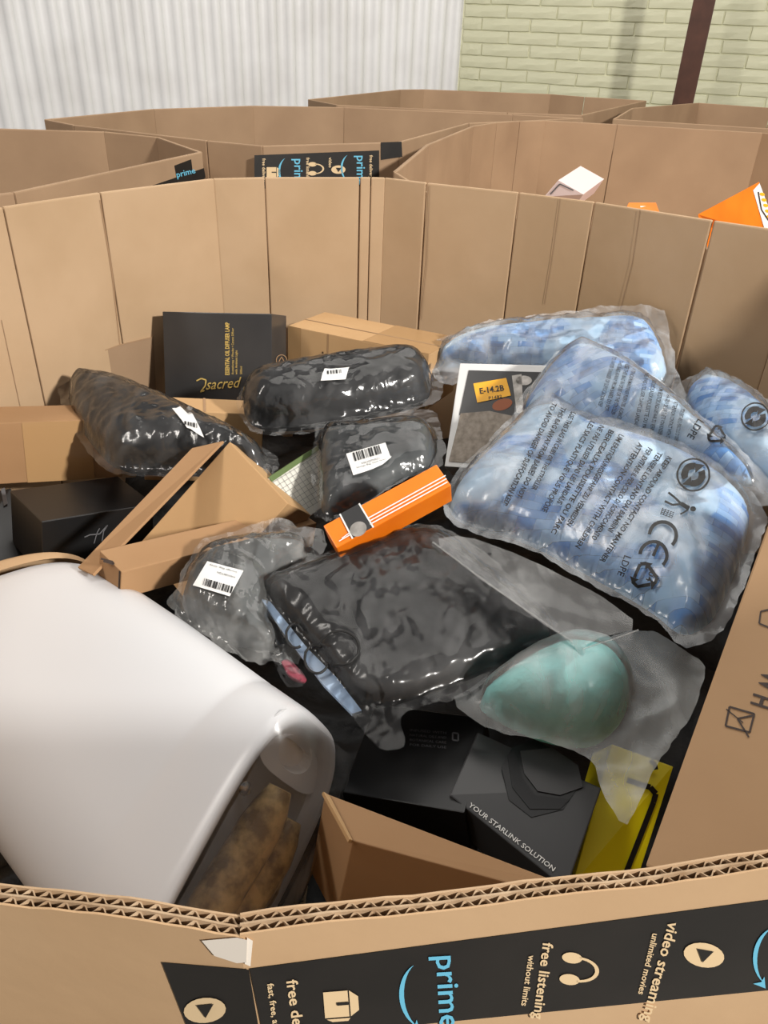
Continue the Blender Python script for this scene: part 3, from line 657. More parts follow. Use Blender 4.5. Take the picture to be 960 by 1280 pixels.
# black box with gold script, leaning on the far wall
t, V8 = fit_box('black_gold', 'diffuser_box', 'charcoal black box with gold script lettering leaning on the far wall', 'box', M['grey_card'], 'box_body', [.1846, .139, .07])
Sf = face_of(V8, FRONT); ik = Ink(Sf)
ik.text('ESSENTIAL OIL DIFFUSER LAMP', (287, 469), (0, -1), 5.2, .02, width=66)
ik.text('Aromatherapy + Wooden + Ceramic Diffuser', (292.5, 468), (0, -1), 2.8, width=58); ik.text('with Ambient Light', (297, 468), (0, -1), 2.8, width=30); ik.text('500ml', (303, 468), (0, -1), 2.8, width=10)
ik.text('sacred', (257, 487), (1, -.07), 13, .004, .45, width=46); ik.text('e', (308, 483), (1, -.07), 13, .004, .45)
ik.line([(246, 476), (252, 473), (258, 475), (257, 482), (251, 490), (256, 488)], 1.6); ik.line([(318, 484), (326, 478), (334, 476)], 1.4)
ik.build('gold_lettering', M['gold'], t)
Sr = face_of(V8, RIGHT); ik = Ink(Sr); fr = ik.frame((351, 450), (1, .1)); ik.arc(fr, (0, 0), 6.5, 0, 360, 1.0, 20); ik.line([(347, 453), (351, 446), (355, 453)], 1); ik.build('round_emblem', M['crease'], t)
# brown taped carton
t, V8 = fit_box('taped', 'carton', 'brown carton with clear tape across its end, behind the black bagged roll', 'box', M['kraft_shiny'])
def lerp(a, b, s): return a * (1 - s) + b * s
def face_strip(V8, ids, s0, s1, t0, t1, name, mat, parent, eps=.0007):
    a, b, c, d = [np.array(V8[i]) for i in ids]; f = lambda s, t_: lerp(lerp(a, b, s), lerp(d, c, s), t_)
    n_ = nrm(np.cross(b - a, d - a)); ctr = np.mean(np.array(V8), 0)
    if n_ @ (a - ctr) < 0: n_ = -n_
    return mk(name, [f(s0, t0) + n_ * eps, f(s1, t0) + n_ * eps, f(s1, t1) + n_ * eps, f(s0, t1) + n_ * eps], [[0, 1, 2, 3]], mat, parent)
face_strip(V8, (3, 2, 6, 7), .0, 1, .42, .445, 'lid_seam', M['crease'], t); face_strip(V8, (3, 2, 6, 7), .55, 1, .0, 1, 'clear_tape', M['tape_clear'], t, .0005)
face_strip(V8, (0, 1, 2, 3), .30, .305, 0, 1, 'fold_line', M['crease'], t); face_strip(V8, (0, 1, 2, 3), .0, .10, .35, 1, 'clear_tape', M['tape_clear'], t, .0005)
face_strip(V8, (0, 1, 2, 3), .26, .27, .62, .66, 'vent_hole', M['ink_brown'], t)
# long carton at far left
t, V8 = fit_box('long_left', 'carton', 'brown carton at the left edge with a strip of yellowed tape on its side', 'box', M['kraft_dark'])
face_strip(V8, (0, 1, 2, 3), .28, .78, .0, 1, 'tape_strip', M['tape_clear'], t)
t, V8 = fit_box('strip_carton', 'carton', 'brown carton lying behind the left bagged roll, below the black gold box', 'box', M['kraft_shiny'])
face_strip(V8, (3, 2, 6, 7), .49, .51, 0, 1, 'lid_seam', M['crease'], t)
# black boxes at the left
t, V8 = fit_box('h_box', 'black_box', 'matt black box with thin grey script initial, left of the tilted carton', 'box', M['black_card'])
ik = Ink(face_of(V8, FRONT)); ik.line([(105, 671), (112, 668), (124, 667), (133, 657)], 1.4); ik.line([(117, 679), (121, 665), (124, 660)], 1.1); ik.line([(127, 676), (129, 664), (134, 656)], 1.1); ik.build('script_initial', M['ink_grey'], t)
t, V8 = quad_box('black_box', 'plain black box in the dark at the left edge, under the taped carton', 'box', [(-60, 720, .83), (-60, 625, .87), (14, 610, .87), (30, 700, .82)], .06, M['black_card'])
patch('grey_patch', [(1, 612), (6, 610), (10, 630), (5, 633)], face_of(V8, FRONT), M['ink_grey'], t)  # small grey patch on the box face
# open carton tilted on edge
t, V8 = fit_box('open_carton', 'open_carton', 'open brown carton standing on its corner with flap raised, centre left', 'box', M['kraft_shiny'])
boxm(box_quad([(97, 709, .925), (240, 560, .975), (279, 551, .985), (116, 718, .935)], .003), M['kraft_dark'], 'flap', t, .0005)
A = [P(*a) for a in [(97, 709, .925), (240, 560, .975), (244, 566, .915), (105, 716, .875)]]
face_strip(V8, (0, 1, 2, 3), .93, 1, .1, .13, 'lock_slot', M['ink_brown'], t)
# thin long carton
t, V8 = fit_box('thin_carton', 'carton', 'long slim brown carton lying in front of the tilted open carton', 'box', M['kraft_dark'])
ik = Ink(face_of(V8, TOP), .0007); ik.line([(126, 699), (141, 703), (142, 706), (129, 702)], 2.5); ik.build('lock_slot', M['ink_brown'], t)
face_strip(V8, (0, 4, 7, 3), .04, .09, 0, 1, 'end_seam', M['ink_brown'], t)
# spec box white / green
t, V8 = fit_box('spec_box', 'spec_box', 'white box printed with a fine grey table and a green side, beside the grey bag', 'box', M['paper_sp'])
Sf = face_of(V8, FRONT); ik = Ink(Sf)
for k in range(11):
    a = np.array((340, 602)) + np.array((5.3, -3.2)) * k; ik.line([a, a + np.array((33, 48)) * .9], .35)
for k in range(9): a = np.array((341, 603)) + np.array((3.5, 5.2)) * k; ik.line([a, a + np.array((56, -34))], .35)
ik.build('table_print', M['ink_grey'], t)
patch('green_edge', [(335, 597), (397, 557), (398, 563), (339, 603)], Sf, M['green_card'], t, .0015)
face_strip(V8, (3, 2, 6, 7), 0, 1, 0, 1, 'green_side', M['green_card'], t)
# picture box
t, V8 = fit_box('picture_box', 'picture_box', 'white edged box with dark photo print and amber sticker reading E-14.2B', 'box', M['paper'])
Sf = face_of(V8, FRONT)
patch('dark_picture', [(586, 463), (700, 466), (690, 540), (574, 519)], Sf, M['grey_card'], t); patch('stone_picture', [(576, 517), (612, 514), (640, 520), (640, 583), (561, 577)], Sf, M['stone'], t, .0012)
patch('sticker', [(592, 480), (633, 473), (639, 495), (597, 504)], Sf, M['sticker'], t, .002)
ik = Ink(Sf, .0026); ik.text('E-14.2B', (600, 493), (1, -.14), 7, .02, width=31); ik.text('P1482', (611, 500), (1, -.14), 3.5, width=17); ik.build('sticker_lettering', M['ink'], t)
ik = Ink(Sf, .0014); fr = ik.frame((655, 476), (1, 0)); ik.disc(fr, (0, 0), 10, 6); ik.poly([(640, 470), (652, 468), (655, 520), (646, 516)]); ik.build('lamp_picture', M['silver'], t)
ik = Ink(Sf, .0013); fr = ik.frame((628, 506), (1, -.3)); ik.disc(fr, (0, 0), 13, 7); ik.build('glow_picture', mat_base('ember orange print', srgb(150, 78, 34), .5), t)
# orange box
t, V8 = fit_box('orange_box', 'orange_box', 'slim orange and grey box with white stripes and a silver disc, centre of pile', 'box', M['orange'])
Sf = face_of(V8, FRONT)
patch('grey_panel', [(425, 643), (449, 630), (467, 659), (440, 674)], Sf, M['grey_card'], t)
ik = Ink(Sf, .0012); ik.line([(449, 630), (467, 660)], 2); ik.line([(425, 643), (441, 674)], 2)
for dd in (0, 4, 8): ik.line([(461 + dd * .2, 648 + dd), (557 + dd * .3, 595 + dd)], 1.5)
for dd in (0, 3.5): ik.line([(424 + dd, 677 - dd), (438 + dd * .2, 669 - dd)], 1.2)
ik.build('white_stripes', M['white_ink'], t)
ik = Ink(Sf, .0014); fr = ik.frame((448, 662), (1, -.5)); ik.disc(fr, (0, 0), 11, 9); ik.build('silver_disc', M['silver'], t)
# black box with small text, in the dark under the teal bag
t, V8 = fit_box('dark_box', 'black_box', 'black box with tiny grey text lying deep below the white edged bag corner', 'box', M['black_card'])
Sf = face_of(V8, FRONT); ik = Ink(Sf)
for i_, s_ in enumerate(('INFUSED WITH', 'NATURAL OILS AND', 'BOTANICAL CARE', 'FOR DAILY USE')): ik.text(s_, (512, 915 + i_ * 6), (1, .08), 3, width=46)
ik.line([(566, 917), (573, 918), (573, 927), (566, 926), (566, 917)], 2); ik.build('fine_print', M['ink_grey'], t)
# hexagon box
t, V8 = quad_box('charcoal_box', 'charcoal box with a black hexagon picture and white slogan along its edge', 'box', [(562, 994, .862), (708, 1112, .845), (752, 985, .87), (597, 915, .875)], .05, M['grey_card'])
Sf = face_of(V8, FRONT); hx = [(640, 958), (655, 930), (700, 950), (735, 978), (712, 1010), (668, 1000)]
def prism(px, S, h, name, mat, parent):
    a = [S(x, y, .0004) for x, y in px]; b = [S(x, y, h) for x, y in px]; k = len(px)
    return mk(name, a + b, [list(range(k, 2 * k))] + [[i, (i + 1) % k, k + (i + 1) % k, k + i] for i in range(k)], mat, parent)
prism([(627, 960), (640, 935), (668, 925), (715, 950), (722, 985), (704, 1012), (664, 1022), (636, 1000)], Sf, .0008, 'hexagon_shadow', M['black_card'], t)
prism([(634, 945), (644, 938), (652, 972), (668, 995), (712, 1000), (700, 1012), (662, 1012), (640, 985)], Sf, .0016, 'hexagon_rim', M['ink'], t)
prism([(650, 940), (690, 936), (722, 958), (728, 985), (700, 995), (672, 990), (655, 968)], Sf, .0022, 'hexagon_face', M['grey_card'], t)
ik = Ink(Sf, .0012); ik.text('YOUR STARLINK SOLUTION', (585, 1008), (.79, .61), 6, .01, width=134); ik.text('GEAR', (688, 953), (.82, .57), 5, .01, width=20); ik.build('slogan', M['white_ink'], t)
# yellow box
t, V8 = quad_box('yellow_box', 'bright yellow box with a black outline stripe beside the tall tan carton', 'box', [(716, 1105, .80), (800, 1090, .80), (842, 958, .855), (765, 930, .855)], .05, M['yellow'])
Sf = face_of(V8, FRONT); ik = Ink(Sf); ik.line([(783, 975), (812, 984), (819, 992), (816, 1003), (782, 1090)], 7); ik.line([(812, 950), (818, 956), (819, 962)], 6); ik.build('black_stripe', M['ink'], t)
# tall tan carton with arrows print at right
b = B['wh_carton']; V8 = box_omd(b['O'], b['M'], [.215, b['d'][1], .14]); t = thing('carton', 'large plain tan carton at right edge printed W H and a ticked box', 'box', np.mean(V8, 0)); boxm(V8, M['kraft_wh'], 'box_body', t, .002)
Sf = face_of(V8, FRONT); ik = Ink(Sf, .0008)
ik.text('W', (954, 838), (-.30, 1), 26, .02, xs=.85, width=24); ik.text('H', (943, 866), (-.32, 1), 25, .02, width=15)
ik.line([(912, 884), (907, 908), (937, 916), (943, 893), (912, 884)], 2.4); ik.line([(941, 895), (922, 899), (936, 922)], 2.2); ik.line([(908, 887), (929, 904)], 1.5)
ik.line([(964, 762), (951, 765), (949, 780), (964, 786)], 2); ik.build('printed_marks', M['ink_brown'], t)
# near carton
NC = [P(*a) for a in [(441, 1051, .95), (700, 1121, .935), (700, 1103, .935), (406, 991, .95)]]; dn = np.array((-.012, .004, -.10)); V8 = NC + [a + dn for a in NC]
t = thing('carton', 'brown carton just inside the near rim with a small paper label on its end', 'box', np.mean(V8, 0)); boxm(V8, M['kraft_dark'], 'box_body', t, .001)
boxm(box_quad([(441, 1050, .952), (437, 1049, .953), (404, 989, .953), (412, 994, .952)], .003), M['kraft_shiny'], 'flap', t, .0003)
Se = plane3(NC[0], NC[3], NC[3] + dn); patch('paper_label', [(373, 1107), (387, 1101), (381, 1140), (367, 1146)], Se, M['paper_sp'], t)
ik = Ink(Se, .0014)
for k in range(5): ik.line([(374 + k * .2, 1112 + k * 4), (381 + k * .1, 1109 + k * 4)], 1.2)
ik.build('barcode', M['ink'], t)

# ------------------------------------------------------------------ bagged goods
def label_sticker(S, root, px, bar0, bar1, hgt, lines, eps=.002, n=4, wob=.0015):
    S.flatlabel = True; eps += wob; patch('paper_label', px, S, M['paper'], root, eps, n); ik = Ink(S, eps + .0008); rr = random.Random(9)
    a = np.array(bar0, float); b = np.array(bar1, float); d = nrm(b - a); u = np.array([d[1], -d[0]]); L = np.linalg.norm(b - a); s_ = 0
    while s_ < L:
        w_ = rr.choice((.7, 1.1, 1.8, 2.4)); ik.poly([a + d * s_, a + d * (s_ + w_), a + d * (s_ + w_) + u * hgt, a + d * s_ + u * hgt]); s_ += w_ + rr.choice((.8, 1.2, 1.8))
    for txt, o, h, wd in lines: ik.text(txt, o, d, h, width=wd)
    ik.build('barcode', M['ink'], root); S.flatlabel = False
# left roll
S = bag('bagged_roll', 'black roll in clear film at left, a white label near its right end', 'bagged goods', [(75, 490, .935), (340, 578, .945), (140, 597, .925)],
    [(70, 484), (100, 477), (150, 482), (225, 512), (345, 570), (352, 590), (320, 612), (270, 600), (185, 600), (140, 598), (117, 578), (84, 530)],
    [(88, 492), (112, 484), (160, 490), (225, 518), (335, 572), (330, 596), (270, 592), (180, 590), (145, 588), (122, 566), (95, 528)], .045, .05, 'black_roll', M['black_cloth'], M['film'], .003, .02, 3, .05, stretch=4, jag=.003, inner_wr=.001)
label_sticker(S, S.root, [(216, 514), (238, 517), (254, 542), (240, 543)], (231, 533), (246, 536), 3, [], .003)
# centre roll
S = bag('bagged_roll', 'black roll in clear film lying across the centre, before the taped carton', 'bagged goods', [(300, 505, .955), (545, 475, .975), (400, 545, .945)],
    [(296, 500), (312, 480), (400, 462), (520, 445), (546, 462), (556, 490), (540, 512), (400, 545), (318, 548), (300, 528)],
    [(303, 500), (318, 487), (400, 470), (515, 455), (538, 470), (538, 498), (522, 508), (400, 533), (322, 538), (306, 522)], .05, .045, 'black_roll', M['black_cloth'], M['film'], .003, .02, 13, -.1, stretch=4, inner_wr=.001)
label_sticker(S, S.root, [(406, 465), (437, 462), (432, 473), (401, 476)], (409, 471), (428, 469), 3, [], .003)
ik = Ink(S, .002); fr = ik.frame((508, 490), (1, -.1)); 
# flat dark grey cloth with barcode
S = bag('bagged_cloth', 'folded charcoal cloth in clear film with a barcode label, above the orange box', 'bagged goods', [(392, 542, .965), (550, 522, .985), (398, 655, .935)],
    [(392, 545), (402, 532), (470, 527), (520, 512), (548, 516), (556, 560), (552, 590), (505, 602), (440, 650), (398, 660), (390, 610)],
    [(402, 548), (412, 540), (480, 536), (535, 532), (545, 560), (540, 588), (500, 600), (440, 643), (403, 650), (400, 605)], .022, .03, 'folded_cloth', M['grey_cloth'], M['film'], .003, .028, 23, .2, jag=.004, inner_wr=.001)
label_sticker(S, S.root, [(433, 570), (482, 556), (491, 582), (442, 597)], (444, 580), (478, 570), 11, [('X002QPNBZ1', (452, 584), 2.4, 24), ('Storage Bag, Dark Grey', (446, 589), 2, 38)])
# crinkled bag with barcode, centre left
S = bag('bagged_cloth', 'crumpled grey cloth in crinkled film with upside-down barcode label, centre left', 'bagged goods', [(212, 775, .915), (350, 660, .945), (380, 828, .905)],
    [(208, 772), (232, 715), (246, 682), (290, 668), (340, 652), (395, 662), (412, 680), (400, 702), (350, 730), (346, 790), (384, 832), (330, 834), (282, 818)],
    [(220, 768), (245, 700), (300, 682), (365, 678), (392, 690), (345, 730), (335, 780), (352, 815), (300, 812)], .03, .04, 'folded_cloth', M['grey_cloth'], film('heavily crinkled film', .08, (215, 215, 212), .12, 1.5, 50, .5, .005, .22), .004, .02, 33, .9, jag=.005)
label_sticker(S, S.root, [(260, 706), (305, 718), (288, 750), (242, 736)], (290, 747), (253, 736), -9, [], .004)
S.flatlabel = True; ik = Ink(S, .0065); ik.text('X003G8RTQN', (296, 726), (-1, -.28), 2.4, width=24); ik.text('Storage Bag, Grey', (298, 720), (-1, -.28), 2.2, width=36); ik.text('New', (287, 712), (-1, -.28), 2.2, width=6); ik.build('label_lettering', M['ink'], S.root)
# pink red scrap of cloth
S = bag('red_pouch', 'small pink red cloth pouch squeezed beside the white bin', 'pouch', [(345, 825, .91), (388, 850, .91), (370, 864, .9)],
    [(346, 822), (362, 818), (390, 848), (384, 862), (360, 856)], [(350, 826), (362, 823), (385, 848), (380, 856), (362, 850)], .012, .012, 'red_cloth', M['red_cloth'], M['film'], .002, .012, 41)
# big black bag
S = bag('bagged_cover', 'large folded black fabric cover with elastic loops in clear film, pile centre', 'bagged goods', [(310, 738, .935), (545, 668, .95), (500, 893, .905)],
    [(308, 738), (330, 728), (400, 700), (515, 660), (560, 664), (640, 725), (712, 800), (648, 832), (570, 880), (512, 892), (498, 905), (507, 930), (502, 942), (478, 944), (460, 925), (432, 892), (392, 848), (350, 795)],
    [(328, 742), (345, 728), (420, 704), (515, 668), (548, 672), (630, 735), (702, 797), (640, 826), (560, 862), (455, 893), (405, 830), (360, 775)], .018, .02, 'folded_cover', M['black_cloth'], film('fine crinkled film', .012, (225, 225, 225), .2, 1.38, 24, .25, .003, .05), .0034, .024, 52, .5, inner_wr=.0012, jag=.002, step=.0045,
    stretch=3.5, film_step=.003, gap=.0045, extra=lambda u, v: .005 * perlin(u / .06, v / .05, 77))
SB = S
# pale blue lining strip under the film's left side
def under(pxs, name, mat, root, S, h=.001, thick=.004):
    SS = lambda x, y, e=0: S.at(*S.loc(x, y), e); a = [SS(x, y, h) for x, y in pxs]; b_ = [SS(x, y, h + thick) for x, y in pxs]; k = len(pxs)
    return mk(name, a + b_, [list(range(k, 2 * k))] + [[i, (i + 1) % k, k + (i + 1) % k, k + i] for i in range(k)], mat, root)
under([(326, 752), (338, 756), (385, 815), (420, 850), (452, 892), (440, 896), (405, 860), (360, 800)], 'pale_lining', M['paleblue'], S.root, S)
def tube(pts, r, name, mat, parent, closed=False, seg=6):
    pts = [np.array(p) for p in pts]; k = len(pts); V = []; Fc = []
    for i in range(k):
        a = pts[(i - 1) % k] if closed or i > 0 else pts[0]; b_ = pts[(i + 1) % k] if closed or i < k - 1 else pts[-1]; t_ = nrm(b_ - a)
        x = nrm(np.cross(t_, [.3, .5, .81])); y = np.cross(t_, x)
        for j in range(seg): an = 2 * math.pi * j / seg; V.append(pts[i] + (r if np.isscalar(r) else r[i]) * (math.cos(an) * x + math.sin(an) * y))
    for i in range(k if closed else k - 1):
        for j in range(seg): Fc.append([i * seg + j, i * seg + (j + 1) % seg, ((i + 1) % k) * seg + (j + 1) % seg, ((i + 1) % k) * seg + j])
    if not np.isscalar(r): Fc += [list(range(seg))[::-1], [(k - 1) * seg + j for j in range(seg)]]
    return mk(name, V, Fc, mat, parent, True)
for cx, cy, rx, ry, a0, a1 in ((370, 797, 12, 15, 60, 330), (396, 826, 15, 18, 20, 300), (425, 812, 24, 21, 200, 460)):
    tube([S(cx + rx * math.cos(math.radians(a)), cy + ry * math.sin(math.radians(a)), .003) for a in np.linspace(a0, a1, 22)], .0013, 'elastic_loop', M['rubber'], S.root)
# frosted zip bag
def sheet(name, label, cat, plane, px, mat, wr, ws, seed, step=.005, part='plastic_film', base=.0, und=.004):
    S = Soft(plane); fn = lambda u, v: base + wrinkle(u, v, ws, seed, .4, 3) * wr + und * perlin(u / .08, v / .08, seed + 5); S.fn = fn; S.ctr = np.mean([S.loc(*p) for p in px], 0)
    t = thing(name, label, cat, S.at(*S.loc(*px[0]), 0)); soft_mesh(S, px, fn, step, part, mat, t, jag=.001); S.root = t; return S
S = sheet('zip_bag', 'empty frosted grip-seal bag lying between the black cover and the blue printed bag', 'plastic bag', [(540, 676, .992), (805, 785, .985), (718, 800, .972)],
    [(540, 677), (580, 667), (640, 690), (740, 738), (806, 785), (735, 800), (728, 826), (716, 806), (640, 752), (585, 712)], M['film_milky'], .003, .04, 61)
tube([S(*p, .001) for p in [(541, 678), (585, 711), (640, 751), (716, 803)]], .0008, 'bag_edge', M['film_milky'], S.root)
tube([S(*p, .001) for p in [(728, 812), (765, 800), (798, 788)]], .0006, 'grip_seal', M['film_milky'], S.root)
ik = Ink(S, .0012); ik.disc(ik.frame((612, 693), (1, 0)), (0, 0), 2.5, 1.5); ik.build('vent_hole', M['ink'], S.root)
# teal plush in frosted bag
S = bag('bagged_plush', 'round aqua plush ball inside a thin frosted bag, lower right of pile', 'bagged goods', [(560, 888, .895), (876, 832, .915), (780, 1036, .885)],
    [(556, 885), (600, 862), (650, 830), (706, 806), (730, 815), (806, 788), (845, 812), (880, 830), (878, 862), (856, 910), (816, 962), (796, 1010), (779, 1040), (748, 990), (740, 958), (690, 938), (620, 925)],
    [(590, 880), (650, 835), (700, 812), (760, 822), (790, 860), (778, 905), (740, 938), (680, 930), (625, 905)], .055, .06, 'plush_ball', M['teal'], M['film_soft'], .004, .04, 71, .6, jag=.002, inner_wr=.0008, fall=.03, skirt=.012)

# blue printed bags ---------------------------------------------------------------
def recycle(ik, fr, s_):
    for k in range(3):
        a = math.radians(90 + 120 * k); b_ = math.radians(90 + 120 * (k + 1)); p = lambda an, r: np.array([math.cos(an) * r, math.sin(an) * r])
        p0, p1 = p(a, s_), p(b_, s_); m0 = p0 * .80 + p1 * .20; m1 = p0 * .34 + p1 * .66
        ik.line([fr(*(p0 * .8 + p(a - 2.09, s_) * .2)), fr(*m0), fr(*m1)], s_ * .2); d = nrm(p1 - p0); nn = np.array([-d[1], d[0]])
        ik.poly([fr(*(m1 + nn * s_ * .28)), fr(*(m1 + d * s_ * .34)), fr(*(m1 - nn * s_ * .28))])
def greendot(ik, fr, r):
    ik.arc(fr, (0, 0), r, 0, 360, r * .12, 28)
    for k in (0, 180):
        ik.arc(fr, (0, 0), r * .55, k + 10, k + 140, r * .42, 10); a = math.radians(k + 155)
        c = np.array([math.cos(a), math.sin(a)]) * r * .55; ik.poly([fr(*(c + np.array([math.cos(a), math.sin(a)]) * r * .38)), fr(*(c - np.array([math.cos(a), math.sin(a)]) * r * .38)), fr(*(c + np.array([-math.sin(a), math.cos(a)]) * r * .45))])
def litter(ik, fr, s_):
    ik.disc(fr, (0, 1.1 * s_), .2 * s_, .2 * s_); ik.poly([fr(-.1 * s_, .85 * s_), fr(.25 * s_, .8 * s_), fr(.1 * s_, .1 * s_), fr(-.2 * s_, .1 * s_)])
    ik.line([fr(-.05 * s_, .1 * s_), fr(-.3 * s_, -.4 * s_), fr(-.5 * s_, -1.0 * s_)], .16 * s_); ik.line([fr(0, .1 * s_), fr(.25 * s_, -.4 * s_), fr(.2 * s_, -1.0 * s_)], .16 * s_)
    ik.line([fr(.2 * s_, .75 * s_), fr(.7 * s_, .4 * s_)], .12 * s_)
    for k in range(4): ik.line([fr((.75 + .14 * k) * s_, -.1 * s_), fr((.78 + .12 * k) * s_, -1.0 * s_)], .05 * s_)
    for k in range(5): ik.line([fr(.7 * s_, (-.1 - .22 * k) * s_), fr(1.22 * s_, (-.1 - .22 * k) * s_)], .05 * s_)
# lower-right bag first in the back
BP = dict(inner_wr=.0025, step=.0055)
S = bag('bagged_bedding', 'blue block print cloth in clear bag at top right, leaning on the far wall', 'bagged goods', [(525, 450, .975), (825, 386, 1.062), (845, 478, 1.0)],
    [(524, 446), (548, 425), (585, 420), (600, 404), (655, 402), (700, 392), (828, 383), (836, 420), (848, 478), (868, 520), (800, 520), (735, 490), (690, 480), (600, 468), (556, 490)],
    [(545, 462), (552, 436), (600, 415), (700, 405), (800, 400), (822, 425), (838, 475), (800, 490), (735, 478), (690, 466), (600, 458)], .03, .04, 'folded_bedding', M['check'], M['film_bag'], .007, .03, 83, .3, **BP)
if 0: under([(548, 470), (548, 440), (572, 424), (655, 406), (684, 412), (692, 432), (670, 450), (600, 464), (562, 484)], 'blue_block_fold', M['check_full'], S.root, S, .002, .035)
S4 = bag('bagged_bedding', 'blue cloth in clear printed bag against the right wall, round arrow mark', 'bagged goods', [(848, 495, .98), (960, 480, 1.015), (960, 625, .965)],
    [(838, 500), (856, 478), (884, 465), (930, 480), (968, 512), (1010, 560), (1005, 650), (960, 628), (890, 580)],
    [(850, 504), (880, 477), (928, 492), (965, 522), (995, 565), (990, 628), (955, 615), (890, 570)], .035, .04, 'folded_bedding', M['check'], M['film_bag'], .006, .03, 91, .6, **BP)
ik = Ink(S4, .0028); greendot(ik, ik.frame((944, 523), (-.5, .8)), 17)
ik.build('arrow_mark', M['ink'], S4.root)
S2 = bag('bagged_bedding', 'blue cloth in clear printed bag wedged behind the largest blue bag', 'bagged goods', [(640, 520, .965), (740, 432, 1.04), (960, 618, .975)],
    [(640, 520), (668, 478), (700, 440), (738, 428), (792, 455), (838, 490), (905, 548), (962, 600), (966, 645), (900, 612), (820, 575), (740, 560), (660, 560)],
    [(650, 520), (700, 452), (738, 440), (790, 465), (835, 500), (900, 558), (952, 612), (900, 602), (820, 565), (740, 550), (665, 545)], .05, .05, 'folded_bedding', M['check'], M['film_bag'], .005, .04, 101, -.5, **BP)
ik = Ink(S2, .0028); TXT = ['TO AVOID DANGER OF SUFFOCATION KEEP', 'THIS BAG AWAY FROM BABIES. DO NOT', 'USE THIS BAG IN CRIBS OR THE STROLLER', 'ATENCION MANTENER FUERA DEL ALCANCE', 'LES SACS PLASTIQUE VOUS PROPOSE', 'NE PAS UTILISER DANS LES LANDAUS', 'BERCEAUX POUSSETTE OU PARC', 'UM ERSTICKUNGSGEFAHR ZU VERMEIDEN', 'HALTEN SIE DIE TUETE VON KINDERN FERN', 'ATTENTION CONTACT WITH CHILDREN', 'PER EVITARE IL PERICOLO DI SOFFOCAMENTO', 'TENERE LONTANO DAI BAMBINI', 'KEEP AROUND CONTACT NO MANTENER']
for k in range(4): ik.text(TXT[k], (766 + k * 8, 447 + k * 5), (-.28, .96), 5, .015, width=64); ik.build('printed_line', M['ink'], S2.root)
for k in range(6): ik.text(TXT[k + 5], (806 + k * 9, 468 + k * 9), (-.2, .98), 5, .015, width=68 - k * 3); ik.build('printed_line', M['ink'], S2.root)
ik.text('LDPE', (872, 525), (-.5, .86), 9, .01, width=25); ik.build('printed_line', M['ink'], S2.root); recycle(ik, ik.frame((896, 545), (-.5, .86)), 15)
ik.build('recycling_mark', M['ink'], S2.root)
S1 = bag('bagged_bedding', 'largest clear bag of blue cloth printed with CE mark, recycling triangle and warnings', 'bagged goods', [(552, 642, .945), (950, 650, .965), (850, 815, .935)],
    [(550, 640), (558, 612), (590, 575), (630, 535), (660, 502), (690, 480), (735, 530), (790, 545), (850, 560), (905, 590), (958, 640), (952, 672), (932, 735), (908, 788), (882, 812), (850, 816), (812, 776), (742, 738), (640, 682), (572, 668)],
    [(560, 640), (570, 612), (605, 575), (650, 530), (682, 498), (732, 540), (790, 556), (845, 572), (898, 600), (938, 645), (932, 675), (912, 735), (888, 782), (852, 798), (815, 765), (745, 725), (645, 672), (578, 656)], .04, .06, 'folded_bedding', M['check'], M['film_bag'], .005, .045, 114, .9,
    extra=lambda u, v: .014 * perlin(u / .09, v / .09, 9), **BP)
if 0: under([(562, 640), (572, 618), (600, 612), (640, 640), (700, 690), (690, 700), (640, 676), (580, 660)], 'blue_block_fold', M['check_full'], S1.root, S1, .004, .04)
ik = Ink(S1, .0028)
for k in range(13):
    f_ = k / 12; st = np.array((690, 505)) * (1 - f_) + np.array((834, 572)) * f_; en = np.array((628, 632)) * (1 - f_) + np.array((750, 702)) * f_
    if k in (3, 8): continue
    ik.text(TXT[k], st, en - st, 6.4, .028, width=float(np.linalg.norm(en - st)) * (1 - .12 * (k % 3))); ik.build('printed_line', M['ink'], S1.root)
greendot(ik, ik.frame((866, 596), (-.4, .9)), 20); ik.build('arrow_mark', M['ink'], S1.root); litter(ik, ik.frame((848, 632), (-.35, .93)), 17); ik.build('litter_mark', M['ink'], S1.root)
dC = nrm((-.42, .9)); fr = ik.frame((828, 672), dC)
ik.arc(fr, (0, 0), 17, 70, 290, 4.4, 16); ik.arc(fr, (27, 0), 17, 70, 290, 4.4, 16); ik.line([fr(11, 0), fr(28, 0)], 4); ik.build('conformity_mark', M['ink'], S1.root)
ik.text('LDPE', (781, 695), (-.35, .93), 9, .01, width=26); ik.build('printed_line', M['ink'], S1.root); recycle(ik, ik.frame((806, 722), (-.38, .92)), 22); ik.text('04', (812, 715), (-.38, .92), 8, .01, width=13)
ik.build('recycling_mark', M['ink'], S1.root)

